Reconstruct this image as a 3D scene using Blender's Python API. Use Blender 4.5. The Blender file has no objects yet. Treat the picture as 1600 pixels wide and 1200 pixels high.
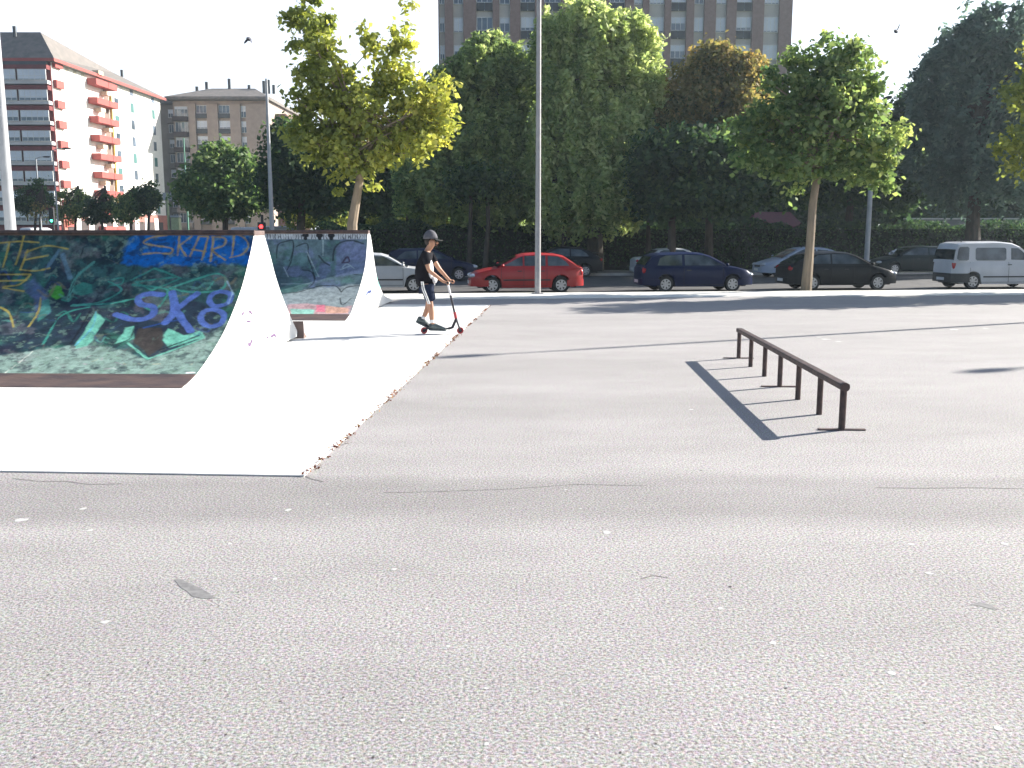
import bpy, bmesh, math, random
import numpy as np
from mathutils import Vector, Matrix, noise as mnoise
random.seed(7); RNG = np.random.default_rng(7)
sc = bpy.context.scene
COL = sc.collection
rad = math.radians

# ------------------------------------------------------------------ camera, sky, sun
F, CH, HOR = 1500.0, 1.6, 361.0
PITCH = math.atan((600 - HOR) / F)
cam = bpy.data.cameras.new('camera'); camo = bpy.data.objects.new('camera', cam); COL.objects.link(camo)
cam.sensor_width = 36; cam.lens = 36 * F / 1600; cam.clip_end = 3000; cam.clip_start = 0.05
camo.location = (0, 0, CH); camo.rotation_euler = (rad(90) - PITCH, 0, 0)
sc.camera = camo
SUN_EL, SUN_AZ = rad(26.0), rad(25.5)           # azimuth measured from +X towards +Y
sd = Vector((math.cos(SUN_AZ) * math.cos(SUN_EL), math.sin(SUN_AZ) * math.cos(SUN_EL), math.sin(SUN_EL)))
sun = bpy.data.lights.new('sun', 'SUN'); sun.energy = 5.0; sun.angle = rad(0.5); sun.color = (1.0, 0.95, 0.87)
suno = bpy.data.objects.new('sun', sun); COL.objects.link(suno)
suno.rotation_euler = sd.to_track_quat('Z', 'Y').to_euler()
w = bpy.data.worlds.new('World'); sc.world = w; w.use_nodes = True
nt = w.node_tree; nt.nodes.clear()
sky = nt.nodes.new('ShaderNodeTexSky'); sky.sky_type = 'NISHITA'; sky.sun_disc = False
sky.sun_elevation = SUN_EL; sky.sun_rotation = math.pi / 2 - SUN_AZ
sky.air_density = 1.0; sky.dust_density = 1.2; sky.ozone_density = 3.0
bg = nt.nodes.new('ShaderNodeBackground'); bg.inputs['Strength'].default_value = 0.06
wo = nt.nodes.new('ShaderNodeOutputWorld')
# milky haze low in the sky on the sun's side, added to whiten the view while ambient light stays low
geo = nt.nodes.new('ShaderNodeTexCoord'); sx = nt.nodes.new('ShaderNodeSeparateXYZ'); nt.links.new(geo.outputs['Generated'], sx.inputs[0])
el = nt.nodes.new('ShaderNodeMapRange'); el.interpolation_type = 'SMOOTHSTEP'; nt.links.new(sx.outputs['Z'], el.inputs['Value'])
for k_, v_ in (('From Min', 0.42), ('From Max', 0.24), ('To Min', 0.0), ('To Max', 1.0)): el.inputs[k_].default_value = v_
dp = nt.nodes.new('ShaderNodeVectorMath'); dp.operation = 'DOT_PRODUCT'; nt.links.new(geo.outputs['Generated'], dp.inputs[0]); dp.inputs[1].default_value = (math.cos(SUN_AZ), math.sin(SUN_AZ), 0)
azr = nt.nodes.new('ShaderNodeMapRange'); azr.interpolation_type = 'SMOOTHSTEP'; nt.links.new(dp.outputs['Value'], azr.inputs['Value'])
for k_, v_ in (('From Min', -0.45), ('From Max', -0.05), ('To Min', 0.0), ('To Max', 1.0)): azr.inputs[k_].default_value = v_
hz = nt.nodes.new('ShaderNodeMath'); hz.operation = 'MULTIPLY'; nt.links.new(el.outputs[0], hz.inputs[0]); nt.links.new(azr.outputs[0], hz.inputs[1])
hc = nt.nodes.new('ShaderNodeVectorMath'); hc.operation = 'SCALE'; hc.inputs[0].default_value = (5.0, 4.7, 4.6); nt.links.new(hz.outputs[0], hc.inputs['Scale'])
ad = nt.nodes.new('ShaderNodeVectorMath'); ad.operation = 'ADD'; nt.links.new(sky.outputs[0], ad.inputs[0]); nt.links.new(hc.outputs[0], ad.inputs[1])
nt.links.new(ad.outputs[0], bg.inputs[0]); nt.links.new(bg.outputs[0], wo.inputs[0])
sc.view_settings.view_transform = 'Standard'; sc.view_settings.look = 'None'
sc.view_settings.exposure = 1.46; sc.view_settings.gamma = 1.0
sc.render.engine = 'CYCLES'
sc.cycles.max_bounces = 6; sc.cycles.transparent_max_bounces = 6; sc.cycles.diffuse_bounces = 3

# ------------------------------------------------------------------ pixel (of the photo) -> point in the place
def _ray(px, py):
    a = (px - 800) / F; b = (py - 600) / F
    return a, math.cos(PITCH) - b * math.sin(PITCH), -math.sin(PITCH) - b * math.cos(PITCH)
def G(px, py, z=0.0):
    dx, dy, dz = _ray(px, py); t = (z - CH) / dz
    return dx * t, dy * t
def AtY(px, py, Y):
    dx, dy, dz = _ray(px, py); t = Y / dy
    return dx * t, CH + dz * t
def OnPlane(px, py, ox, oy, phi):      # vertical plane through (ox,oy) running along (sin phi, cos phi) -> distance along, height
    dx, dy, dz = _ray(px, py); nx, ny = math.cos(phi), -math.sin(phi)
    t = (ox * nx + oy * ny) / (dx * nx + dy * ny)
    return (dx * t - ox) * math.sin(phi) + (dy * t - oy) * math.cos(phi), CH + dz * t

# ------------------------------------------------------------------ materials
MATS = {}
def nodes_of(name):
    m = bpy.data.materials.new(name); m.use_nodes = True
    n = m.node_tree; b = n.nodes['Principled BSDF']
    return m, n, b
def mat(name, c1, c2=None, rough=0.7, metal=0.0, scale=6.0, bump=0.0, bscale=None, coat=0.0, spec=0.5, detail=5.0, emit=None, estr=0.0, stretch=None):
    if name in MATS: return MATS[name]
    m, n, b = nodes_of(name)
    b.inputs['Roughness'].default_value = rough; b.inputs['Metallic'].default_value = metal
    b.inputs['Specular IOR Level'].default_value = spec
    if coat: b.inputs['Coat Weight'].default_value = coat; b.inputs['Coat Roughness'].default_value = 0.06
    tc = n.nodes.new('ShaderNodeTexCoord')
    src = tc.outputs['Object']
    if stretch:
        mp = n.nodes.new('ShaderNodeMapping'); mp.inputs['Scale'].default_value = stretch
        n.links.new(src, mp.inputs[0]); src = mp.outputs[0]
    nz = n.nodes.new('ShaderNodeTexNoise'); nz.inputs['Scale'].default_value = scale; nz.inputs['Detail'].default_value = detail
    n.links.new(src, nz.inputs['Vector'])
    if c2 is None: c2 = tuple(x * 0.8 for x in c1)
    mx = n.nodes.new('ShaderNodeValToRGB')
    mx.color_ramp.elements[0].position = 0.35; mx.color_ramp.elements[1].position = 0.65
    mx.color_ramp.elements[0].color = (*c1, 1); mx.color_ramp.elements[1].color = (*c2, 1)
    n.links.new(nz.outputs['Fac'], mx.inputs[0]); n.links.new(mx.outputs[0], b.inputs['Base Color'])
    if bump:
        nb = n.nodes.new('ShaderNodeTexNoise'); nb.inputs['Scale'].default_value = bscale or scale * 5; nb.inputs['Detail'].default_value = 4
        n.links.new(src, nb.inputs['Vector'])
        bp = n.nodes.new('ShaderNodeBump'); bp.inputs['Strength'].default_value = bump; bp.inputs['Distance'].default_value = 0.02
        n.links.new(nb.outputs['Fac'], bp.inputs['Height']); n.links.new(bp.outputs[0], b.inputs['Normal'])
    if emit: b.inputs['Emission Color'].default_value = (*emit, 1); b.inputs['Emission Strength'].default_value = estr
    MATS[name] = m; return m

def asphalt_mat():
    m, n, b = nodes_of('worn_asphalt'); L = n.links.new
    b.inputs['Roughness'].default_value = 0.85; b.inputs['Specular IOR Level'].default_value = 0.35
    tc = n.nodes.new('ShaderNodeTexCoord').outputs['Object']
    def noise(scale, detail=3, rough=0.5, stretch=None, w=None):
        z = n.nodes.new('ShaderNodeTexNoise'); z.inputs['Scale'].default_value = scale; z.inputs['Detail'].default_value = detail; z.inputs['Roughness'].default_value = rough
        s = tc
        if stretch:
            mp = n.nodes.new('ShaderNodeMapping'); mp.inputs['Scale'].default_value = stretch; L(tc, mp.inputs[0]); s = mp.outputs[0]
        L(s, z.inputs['Vector']); return z
    def ramp(src, p0, c0, p1, c1):
        r = n.nodes.new('ShaderNodeValToRGB'); e = r.color_ramp.elements
        e[0].position, e[1].position = p0, p1; e[0].color = (*c0, 1); e[1].color = (*c1, 1); L(src, r.inputs[0]); return r.outputs[0]
    def mul(a, c, fac=1.0, mode='MULTIPLY'):
        x = n.nodes.new('ShaderNodeMix'); x.data_type = 'RGBA'; x.blend_type = mode; x.inputs[0].default_value = fac
        L(a, x.inputs[6]); L(c, x.inputs[7]); return x.outputs[2]
    grain = noise(80, 4, 0.8)
    base = ramp(grain.outputs['Fac'], 0.36, (0.105, 0.10, 0.098), 0.64, (0.565, 0.538, 0.524))
    hue = noise(66, 3, 0.7)
    r = n.nodes.new('ShaderNodeMix'); r.data_type = 'RGBA'; r.blend_type = 'SOFT_LIGHT'; r.inputs[0].default_value = 0.68
    L(base, r.inputs[6]); L(hue.outputs['Color'], r.inputs[7])
    big = ramp(noise(0.35, 6, 0.6, (0.5, 1.4, 1)).outputs['Fac'], 0.3, (0.90, 0.90, 0.89), 0.7, (1.06, 1.05, 1.06))
    c = mul(r.outputs[2], big)
    mid = ramp(noise(1.6, 7, 0.68, (0.5, 1.1, 1)).outputs['Fac'], 0.33, (0.91, 0.91, 0.91), 0.6, (1.03, 1.03, 1.03))
    c = mul(c, mid)
    # pale dust spots
    sp = noise(7.0, 8, 0.7); dust = ramp(sp.outputs['Fac'], 0.66, (0, 0, 0), 0.74, (0.12, 0.115, 0.11)); c = mul(c, dust, 1.0, 'ADD')
    # bands of older and newer surfacing that run across the plaza, plus a darker near end
    sp_ = n.nodes.new('ShaderNodeSeparateXYZ'); L(tc, sp_.inputs[0])
    wv = noise(0.6, 5, 0.6); mv = n.nodes.new('ShaderNodeMath'); mv.operation = 'MULTIPLY_ADD'; mv.inputs[1].default_value = 0.5; L(wv.outputs['Fac'], mv.inputs[0]); L(sp_.outputs['Y'], mv.inputs[2])
    dv = n.nodes.new('ShaderNodeMath'); dv.operation = 'DIVIDE'; dv.inputs[1].default_value = 20.0; L(mv.outputs[0], dv.inputs[0])
    br = n.nodes.new('ShaderNodeValToRGB'); e = br.color_ramp.elements; e[0].position = 0; e[0].color = (.86, .88, .86, 1); e[1].position = 1; e[1].color = (1, 1, 1, 1)
    for p_, v_ in ((.20, .93), (.262, 1.03), (.279, .76), (.314, .80), (.324, 1.02), (.40, .98), (.46, .93), (.50, 1.03), (.60, .95), (.66, 1.02), (.78, .97)):
        q_ = e.new(p_); q_.color = (v_, v_, v_, 1)
    L(dv.outputs[0], br.inputs[0]); c = mul(c, br.outputs[0], 0.9)
    L(c, b.inputs['Base Color'])
    bp = n.nodes.new('ShaderNodeBump'); bp.inputs['Strength'].default_value = 0.55; bp.inputs['Distance'].default_value = 0.006
    L(grain.outputs['Fac'], bp.inputs['Height']); L(bp.outputs[0], b.inputs['Normal'])
    return m
M_ASPH = asphalt_mat()
M_SLAB = mat('pale_concrete', (0.74, 0.73, 0.70), (0.66, 0.65, 0.63), 0.8, scale=1.2, bump=0.15, bscale=60)
M_RAMPSIDE = mat('ramp_concrete', (0.68, 0.68, 0.66), (0.58, 0.58, 0.57), 0.8, scale=2.5, bump=0.15, bscale=50)
M_PATH = mat('path_concrete', (0.78, 0.76, 0.70), (0.66, 0.64, 0.59), 0.85, scale=1.5, bump=0.2, bscale=40)
M_KERB = mat('kerb_stone', (0.72, 0.70, 0.64), (0.60, 0.58, 0.54), 0.85, scale=3, bump=0.2)
M_ROAD = mat('road_asphalt', (0.06, 0.06, 0.062), (0.10, 0.095, 0.09), 0.8, scale=1.5, bump=0.3, bscale=50)
M_PAVE = mat('pavement', (0.26, 0.25, 0.24), (0.20, 0.19, 0.185), 0.85, scale=2, bump=0.2)
M_SOIL = mat('dry_soil', (0.11, 0.10, 0.06), (0.05, 0.07, 0.025), 0.95, scale=3, bump=0.5)
M_GRASS = mat('park_grass', (0.03, 0.055, 0.015), (0.06, 0.09, 0.025), 0.9, scale=2, bump=0.5)
M_BARK = mat('bark', (0.09, 0.07, 0.05), (0.05, 0.04, 0.03), 0.9, scale=9, bump=0.6, bscale=30, stretch=(1, 1, 0.25))
M_BARKP = mat('pale_bark', (0.30, 0.23, 0.16), (0.19, 0.15, 0.11), 0.85, scale=7, bump=0.5, bscale=30, stretch=(1, 1, 0.25))
M_STEEL = mat('galvanised_steel', (0.34, 0.33, 0.33), (0.28, 0.275, 0.28), 0.5, 0.1, scale=8)
M_POLEP = mat('grey_pole_paint', (0.40, 0.41, 0.42), (0.33, 0.34, 0.35), 0.45, 0.0, scale=5)
M_RAIL = mat('dark_worn_steel', (0.05, 0.035, 0.035), (0.10, 0.065, 0.055), 0.6, 0.3, scale=14, bump=0.2)
M_RUST = mat('rusty_steel', (0.19, 0.13, 0.11), (0.11, 0.085, 0.085), 0.6, 0.4, scale=7, bump=0.2, stretch=(0.4, 1, 1))
M_BLACK = mat('black_rubber', (0.012, 0.012, 0.013), (0.02, 0.02, 0.02), 0.75, scale=20)
M_DARKPL = mat('dark_plastic', (0.02, 0.02, 0.022), (0.03, 0.03, 0.03), 0.5, scale=15)
M_GLASS = mat('dark_glass', (0.006, 0.010, 0.012), (0.02, 0.028, 0.032), 0.05, scale=2.0, spec=0.45)
M_SGLASS = mat('side_glass', (0.02, 0.028, 0.034), (0.13, 0.16, 0.18), 0.05, scale=1.3, spec=0.5)  # paler mottling painted in for daylight showing through the windows
M_CHROME = mat('alloy', (0.55, 0.55, 0.56), (0.45, 0.45, 0.46), 0.35, 0.6, scale=10)
M_WHITE = mat('white_plastic', (0.75, 0.75, 0.74), (0.68, 0.68, 0.67), 0.5, scale=10)
M_REDL = mat('red_lens', (0.5, 0.03, 0.03), (0.4, 0.02, 0.02), 0.15, scale=20)
M_CLRL = mat('clear_lens', (0.75, 0.76, 0.78), (0.6, 0.62, 0.65), 0.08, 0.3, scale=20)

# ------------------------------------------------------------------ mesh helpers
def fast_mesh(name, V, Q, n=4):
    V = np.asarray(V, dtype=np.float32); Q = np.asarray(Q, dtype=np.int32)
    me = bpy.data.meshes.new(name); me.vertices.add(len(V)); me.vertices.foreach_set('co', V.ravel())
    me.loops.add(Q.size); me.loops.foreach_set('vertex_index', Q.ravel())
    me.polygons.add(len(Q)); me.polygons.foreach_set('loop_start', np.arange(0, Q.size, n, dtype=np.int32))
    me.update(calc_edges=True); return me
class MB:
    def __init__(s): s.v = []; s.f = []
    def add(s, V, Fc):
        o = len(s.v); s.v += [tuple(p) for p in V]; s.f += [tuple(i + o for i in f) for f in Fc]; return s
    def box(s, c, d, rz=0.0):
        x, y, z = (k / 2 for k in d); cs, sn = math.cos(rz), math.sin(rz)
        P = [(-x, -y, -z), (x, -y, -z), (x, y, -z), (-x, y, -z), (-x, -y, z), (x, -y, z), (x, y, z), (-x, y, z)]
        P = [(c[0] + p[0] * cs - p[1] * sn, c[1] + p[0] * sn + p[1] * cs, c[2] + p[2]) for p in P]
        return s.add(P, [(0, 3, 2, 1), (4, 5, 6, 7), (0, 1, 5, 4), (1, 2, 6, 5), (2, 3, 7, 6), (3, 0, 4, 7)])
    def b2(s, a, b):
        return s.box([(a[i] + b[i]) / 2 for i in range(3)], [abs(b[i] - a[i]) for i in range(3)])
    def tube(s, pts, rads, k=8, cap=True):
        pts = [Vector(p) for p in pts]
        if not hasattr(rads, '__len__'): rads = [rads] * len(pts)
        V = []; Fc = []; up = None
        for i, p in enumerate(pts):
            d = (pts[min(i + 1, len(pts) - 1)] - pts[max(i - 1, 0)]).normalized()
            if up is None: up = Vector((0, 0, 1)) if abs(d.z) < 0.9 else Vector((1, 0, 0))
            a = d.cross(up).normalized(); b = a.cross(d).normalized(); up = b
            for j in range(k):
                t = 2 * math.pi * j / k; V.append(p + (a * math.cos(t) + b * math.sin(t)) * rads[i])
        for i in range(len(pts) - 1):
            for j in range(k):
                Fc.append((i * k + j, i * k + (j + 1) % k, (i + 1) * k + (j + 1) % k, (i + 1) * k + j))
        if cap: Fc.append(tuple(range(k))[::-1]); Fc.append(tuple((len(pts) - 1) * k + j for j in range(k)))
        return s.add(V, Fc)
    def prism(s, poly, fn, lo, hi):      # poly in 2-D, fn(u,v,w) -> 3-D, w from lo to hi
        n_ = len(poly); V = [fn(u, v, lo) for u, v in poly] + [fn(u, v, hi) for u, v in poly]
        return s.add(V, [tuple(range(n_)), tuple(range(n_, 2 * n_))[::-1]] + [(i, (i + 1) % n_, n_ + (i + 1) % n_, n_ + i)[::-1] for i in range(n_)])
    def ell(s, c, r, nu=14, nv=8):
        V = []; Fc = []
        for i in range(nv + 1):
            ph = math.pi * i / nv
            for j in range(nu):
                t = 2 * math.pi * j / nu
                V.append((c[0] + r[0] * math.sin(ph) * math.cos(t), c[1] + r[1] * math.sin(ph) * math.sin(t), c[2] + r[2] * math.cos(ph)))
        for i in range(nv):
            for j in range(nu): Fc.append((i * nu + j, (i + 1) * nu + j, (i + 1) * nu + (j + 1) % nu, i * nu + (j + 1) % nu))
        return s.add(V, Fc)
    def build(s, name, m, parent=None, loc=None, rz=0.0, smooth=False, fix=True, bevel=0.0):
        me = bpy.data.meshes.new(name); me.from_pydata(s.v, [], s.f); me.update()
        if fix:
            bm = bmesh.new(); bm.from_mesh(me); bmesh.ops.remove_doubles(bm, verts=bm.verts, dist=1e-5)
            bmesh.ops.recalc_face_normals(bm, faces=bm.faces); bm.to_mesh(me); bm.free()
        if smooth:
            me.shade_smooth()
            try: me.set_sharp_from_angle(angle=rad(38))
            except Exception: pass
        o = link(name, me, m, parent, loc, rz)
        if bevel:
            md = o.modifiers.new('bevel', 'BEVEL'); md.width = bevel; md.segments = 2; md.limit_method = 'ANGLE'
        return o
def link(name, me, m=None, parent=None, loc=None, rz=0.0):
    o = bpy.data.objects.new(name, me); COL.objects.link(o)
    if m is not None and me is not None and not me.materials: me.materials.append(m)
    if parent is not None: o.parent = parent
    if loc is not None: o.location = loc
    if rz: o.rotation_euler = (0, 0, rz)
    return o
def tag(o, label=None, cat=None, group=None, kind=None):
    if label: o['label'] = label
    if cat: o['category'] = cat
    if group: o['group'] = group
    if kind: o['kind'] = kind
    return o
def thing(name, label, cat, loc=(0, 0, 0), rz=0.0, group=None):
    o = bpy.data.objects.new(name, None); COL.objects.link(o); o.location = loc; o.rotation_euler = (0, 0, rz)
    o.empty_display_size = 0.2
    return tag(o, label, cat, group)
def dup(o, parent=None):
    kids = [c for c in o.children]
    c = o.copy(); COL.objects.link(c); c.parent = parent
    for ch in kids: dup(ch, c)
    return c

# ------------------------------------------------------------------ setting: ground, plaza, road
TH = rad(6.3); SO = (0.66, 25.05)
def S(u, v, z=0.0): return (SO[0] + u * math.cos(TH) - v * math.sin(TH), SO[1] + u * math.sin(TH) + v * math.cos(TH), z)
def strip(name, u0, u1, v0, v1, z0, z1, m, label_kind='structure'):
    mb = MB(); P = [(u0, v0), (u1, v0), (u1, v1), (u0, v1)]
    mb.prism(P, lambda a, b, c: S(a, b, c), z0, z1); o = mb.build(name, m); tag(o, kind=label_kind); return o
g = MB(); g.add([(-900, -60, -0.75), (900, -60, -0.75), (900, 1500, -0.75), (-900, 1500, -0.75)], [(0, 1, 2, 3)])
tag(g.build('ground', M_GRASS), kind='structure')
pl = MB(); V = [(-45, -12), (45, -12)]; a = S(45, -2.0); b = S(-46, -2.0); P = [(-45, -12), (45, -12), (a[0], a[1]), (b[0], b[1])]
pl.prism(P, lambda x, y, z: (x, y, z), -0.7, 0.0); tag(pl.build('plaza_ground', M_ASPH), kind='structure')
strip('path', -46, 45, -1.99, -0.25, -0.7, 0.012, M_PATH)
strip('kerb', -46, 45, -0.24, 0.0, -0.7, 0.018, M_KERB)
# verge that falls from the plaza to the road
vg = MB(); A = [S(-46, 0.01, -0.03), S(45, 0.01, -0.03), S(45, 2.4, -0.5), S(-46, 2.4, -0.5)]; B = [(p[0], p[1], -0.74) for p in A]
vg.add(A + B, [(0, 1, 2, 3), (7, 6, 5, 4), (0, 4, 5, 1), (1, 5, 6, 2), (2, 6, 7, 3), (3, 7, 4, 0)]); tag(vg.build('verge_ground', M_SOIL), kind='structure')
strip('road_kerb', -60, 60, 2.41, 2.6, -0.74, -0.46, M_KERB)
strip('road', -90, 90, 2.61, 22.4, -0.74, -0.60, M_ROAD)
strip('far_kerb', -60, 60, 22.41, 22.6, -0.74, -0.47, M_KERB)
strip('pavement', -60, 60, 22.61, 26.0, -0.74, -0.46, M_PAVE)
strip('park_lawn', -60, 90, 26.01, 34, -0.74, -0.5, M_GRASS)
tag(MB().b2((-140, 62, -0.74), (-86, 135, -0.62)).build('side_street', M_ROAD), kind='structure')

# pale concrete slab the ramps stand on (its right edge runs 3.5 degrees off the view axis)
A0, A1 = G(475, 745), G(765, 478)
d = Vector((A1[0] - A0[0], A1[1] - A0[1])).normalized(); nl = Vector((-d.y, d.x))
L0 = Vector(A0); L1 = Vector(A1) + d * 0.2
P = [L0, L1, L1 + nl * 18, L0 + nl * 18]
slab = MB(); slab.prism([(p.x, p.y) for p in P], lambda x, y, z: (x, y, z), 0.002, 0.011)
tag(slab.build('concrete_ground', M_SLAB), kind='structure')
SZ = 0.011

# ------------------------------------------------------------------ skate ramps (spine: curve, narrow top, curve down the back)
def vnoise(x, y, s, seed):
    r = np.random.default_rng(seed); g_ = r.random((64, 64)); x = np.abs(x * s) % 63; y = np.abs(y * s) % 63
    i = x.astype(int); j = y.astype(int); fx = x - i; fy = y - j; fx = fx * fx * (3 - 2 * fx); fy = fy * fy * (3 - 2 * fy)
    return (g_[i, j] * (1 - fx) + g_[i + 1, j] * fx) * (1 - fy) + (g_[i, j + 1] * (1 - fx) + g_[i + 1, j + 1] * fx) * fy
def fbm(x, y, s, seed, oct_=5):
    o = 0; a = 0.5; t = 0
    for k in range(oct_): o = o + a * vnoise(x, y, s * 2 ** k, seed + k); t += a; a *= 0.55
    return o / t
def srgb(c): return np.array([((v / 255 + 0.055) / 1.055) ** 2.4 if v > 10 else v / 255 / 12.92 for v in c])
def catmull(pts, n=10):
    p = [pts[0]] + list(pts) + [pts[-1]]; out = []
    for i in range(1, len(p) - 2):
        for k in range(n):
            t = k / n; a, b, c, d_ = (np.array(p[i + j], float) for j in (-1, 0, 1, 2))
            out.append(0.5 * (2 * b + (c - a) * t + (2 * a - 5 * b + 4 * c - d_) * t * t + (3 * b - a - 3 * c + d_) * t ** 3))
    out.append(np.array(p[-2], float)); return out
class Canvas:                                     # paint on a curved sheet, in metres (u along the ramp, s up the sheet)
    def __init__(c, U, Sx, conv): c.U, c.S, c.conv = U, Sx, conv; c.col = np.zeros(U.shape + (3,))
    def fill(c, col): c.col[:] = srgb(col)
    def blend(c, m, col, op=1.0): m = np.clip(m, 0, 1)[..., None] * op; c.col = c.col * (1 - m) + srgb(col) * m
    def noise(c, col, s, thr, seed, op=1.0, soft=0.08): c.blend((fbm(c.U, c.S, s, seed) - thr) / soft, col, op)
    def stroke(c, pts, wid, col, op=0.9, smooth=True, soft=0.012):
        p = [c.conv(*q) for q in pts]
        if smooth and len(p) > 2: p = catmull(p, 6)
        D = np.full(c.U.shape, 9.0)
        for a, b in zip(p[:-1], p[1:]):
            ax, ay = a; bx, by = b; dx, dy = bx - ax, by - ay; L2 = dx * dx + dy * dy + 1e-9
            t = np.clip(((c.U - ax) * dx + (c.S - ay) * dy) / L2, 0, 1)
            D = np.minimum(D, np.hypot(c.U - ax - t * dx, c.S - ay - t * dy))
        D = D + (fbm(c.U, c.S, 14, 91, 3) - 0.5) * 0.02
        c.blend((wid / 2 - D) / soft + 0.5, col, op)
    def poly(c, pts, col, op=0.9, soft=0.02):
        p = [c.conv(*q) for q in pts]; n_ = len(p); ins = np.zeros(c.U.shape, bool); D = np.full(c.U.shape, 9.0)
        for i in range(n_):
            ax, ay = p[i]; bx, by = p[(i + 1) % n_]; dx, dy = bx - ax, by - ay
            cond = (ay > c.S) != (by > c.S)
            xi = ax + (c.S - ay) * dx / (dy if abs(dy) > 1e-9 else 1e-9); ins ^= cond & (c.U < xi)
            t = np.clip(((c.U - ax) * dx + (c.S - ay) * dy) / (dx * dx + dy * dy + 1e-9), 0, 1)
            D = np.minimum(D, np.hypot(c.U - ax - t * dx, c.S - ay - t * dy))
        sdv = np.where(ins, D, -D) + (fbm(c.U, c.S, 5, 77, 4) - 0.5) * soft * 3
        c.blend(sdv / soft + 0.5, col, op)
def graffiti_mat():
    m, n, b = nodes_of('graffiti_paint'); L = n.links.new
    at = n.nodes.new('ShaderNodeAttribute'); at.attribute_name = 'paint'
    tc = n.nodes.new('ShaderNodeTexCoord').outputs['Object']
    def nz(s, d): z = n.nodes.new('ShaderNodeTexNoise'); z.inputs['Scale'].default_value = s; z.inputs['Detail'].default_value = d; z.inputs['Roughness'].default_value = 0.7; L(tc, z.inputs['Vector']); return z.outputs['Fac']
    r = n.nodes.new('ShaderNodeValToRGB'); e = r.color_ramp.elements; e[0].position = 0.35; e[0].color = (0.72, 0.72, 0.72, 1); e[1].position = 0.62; e[1].color = (1.4, 1.4, 1.4, 1)
    L(nz(9, 9), r.inputs[0])
    mx = n.nodes.new('ShaderNodeMix'); mx.data_type = 'RGBA'; mx.blend_type = 'MULTIPLY'; mx.inputs[0].default_value = 1
    L(at.outputs['Color'], mx.inputs[6]); L(r.outputs[0], mx.inputs[7]); L(mx.outputs[2], b.inputs['Base Color'])
    b.inputs['Roughness'].default_value = 0.55; b.inputs['Specular IOR Level'].default_value = 0.3
    bp = n.nodes.new('ShaderNodeBump'); bp.inputs['Strength'].default_value = 0.25; bp.inputs['Distance'].default_value = 0.01
    L(nz(30, 5), bp.inputs['Height']); L(bp.outputs[0], b.inputs['Normal']); return m
M_GRAF = graffiti_mat()

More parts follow.
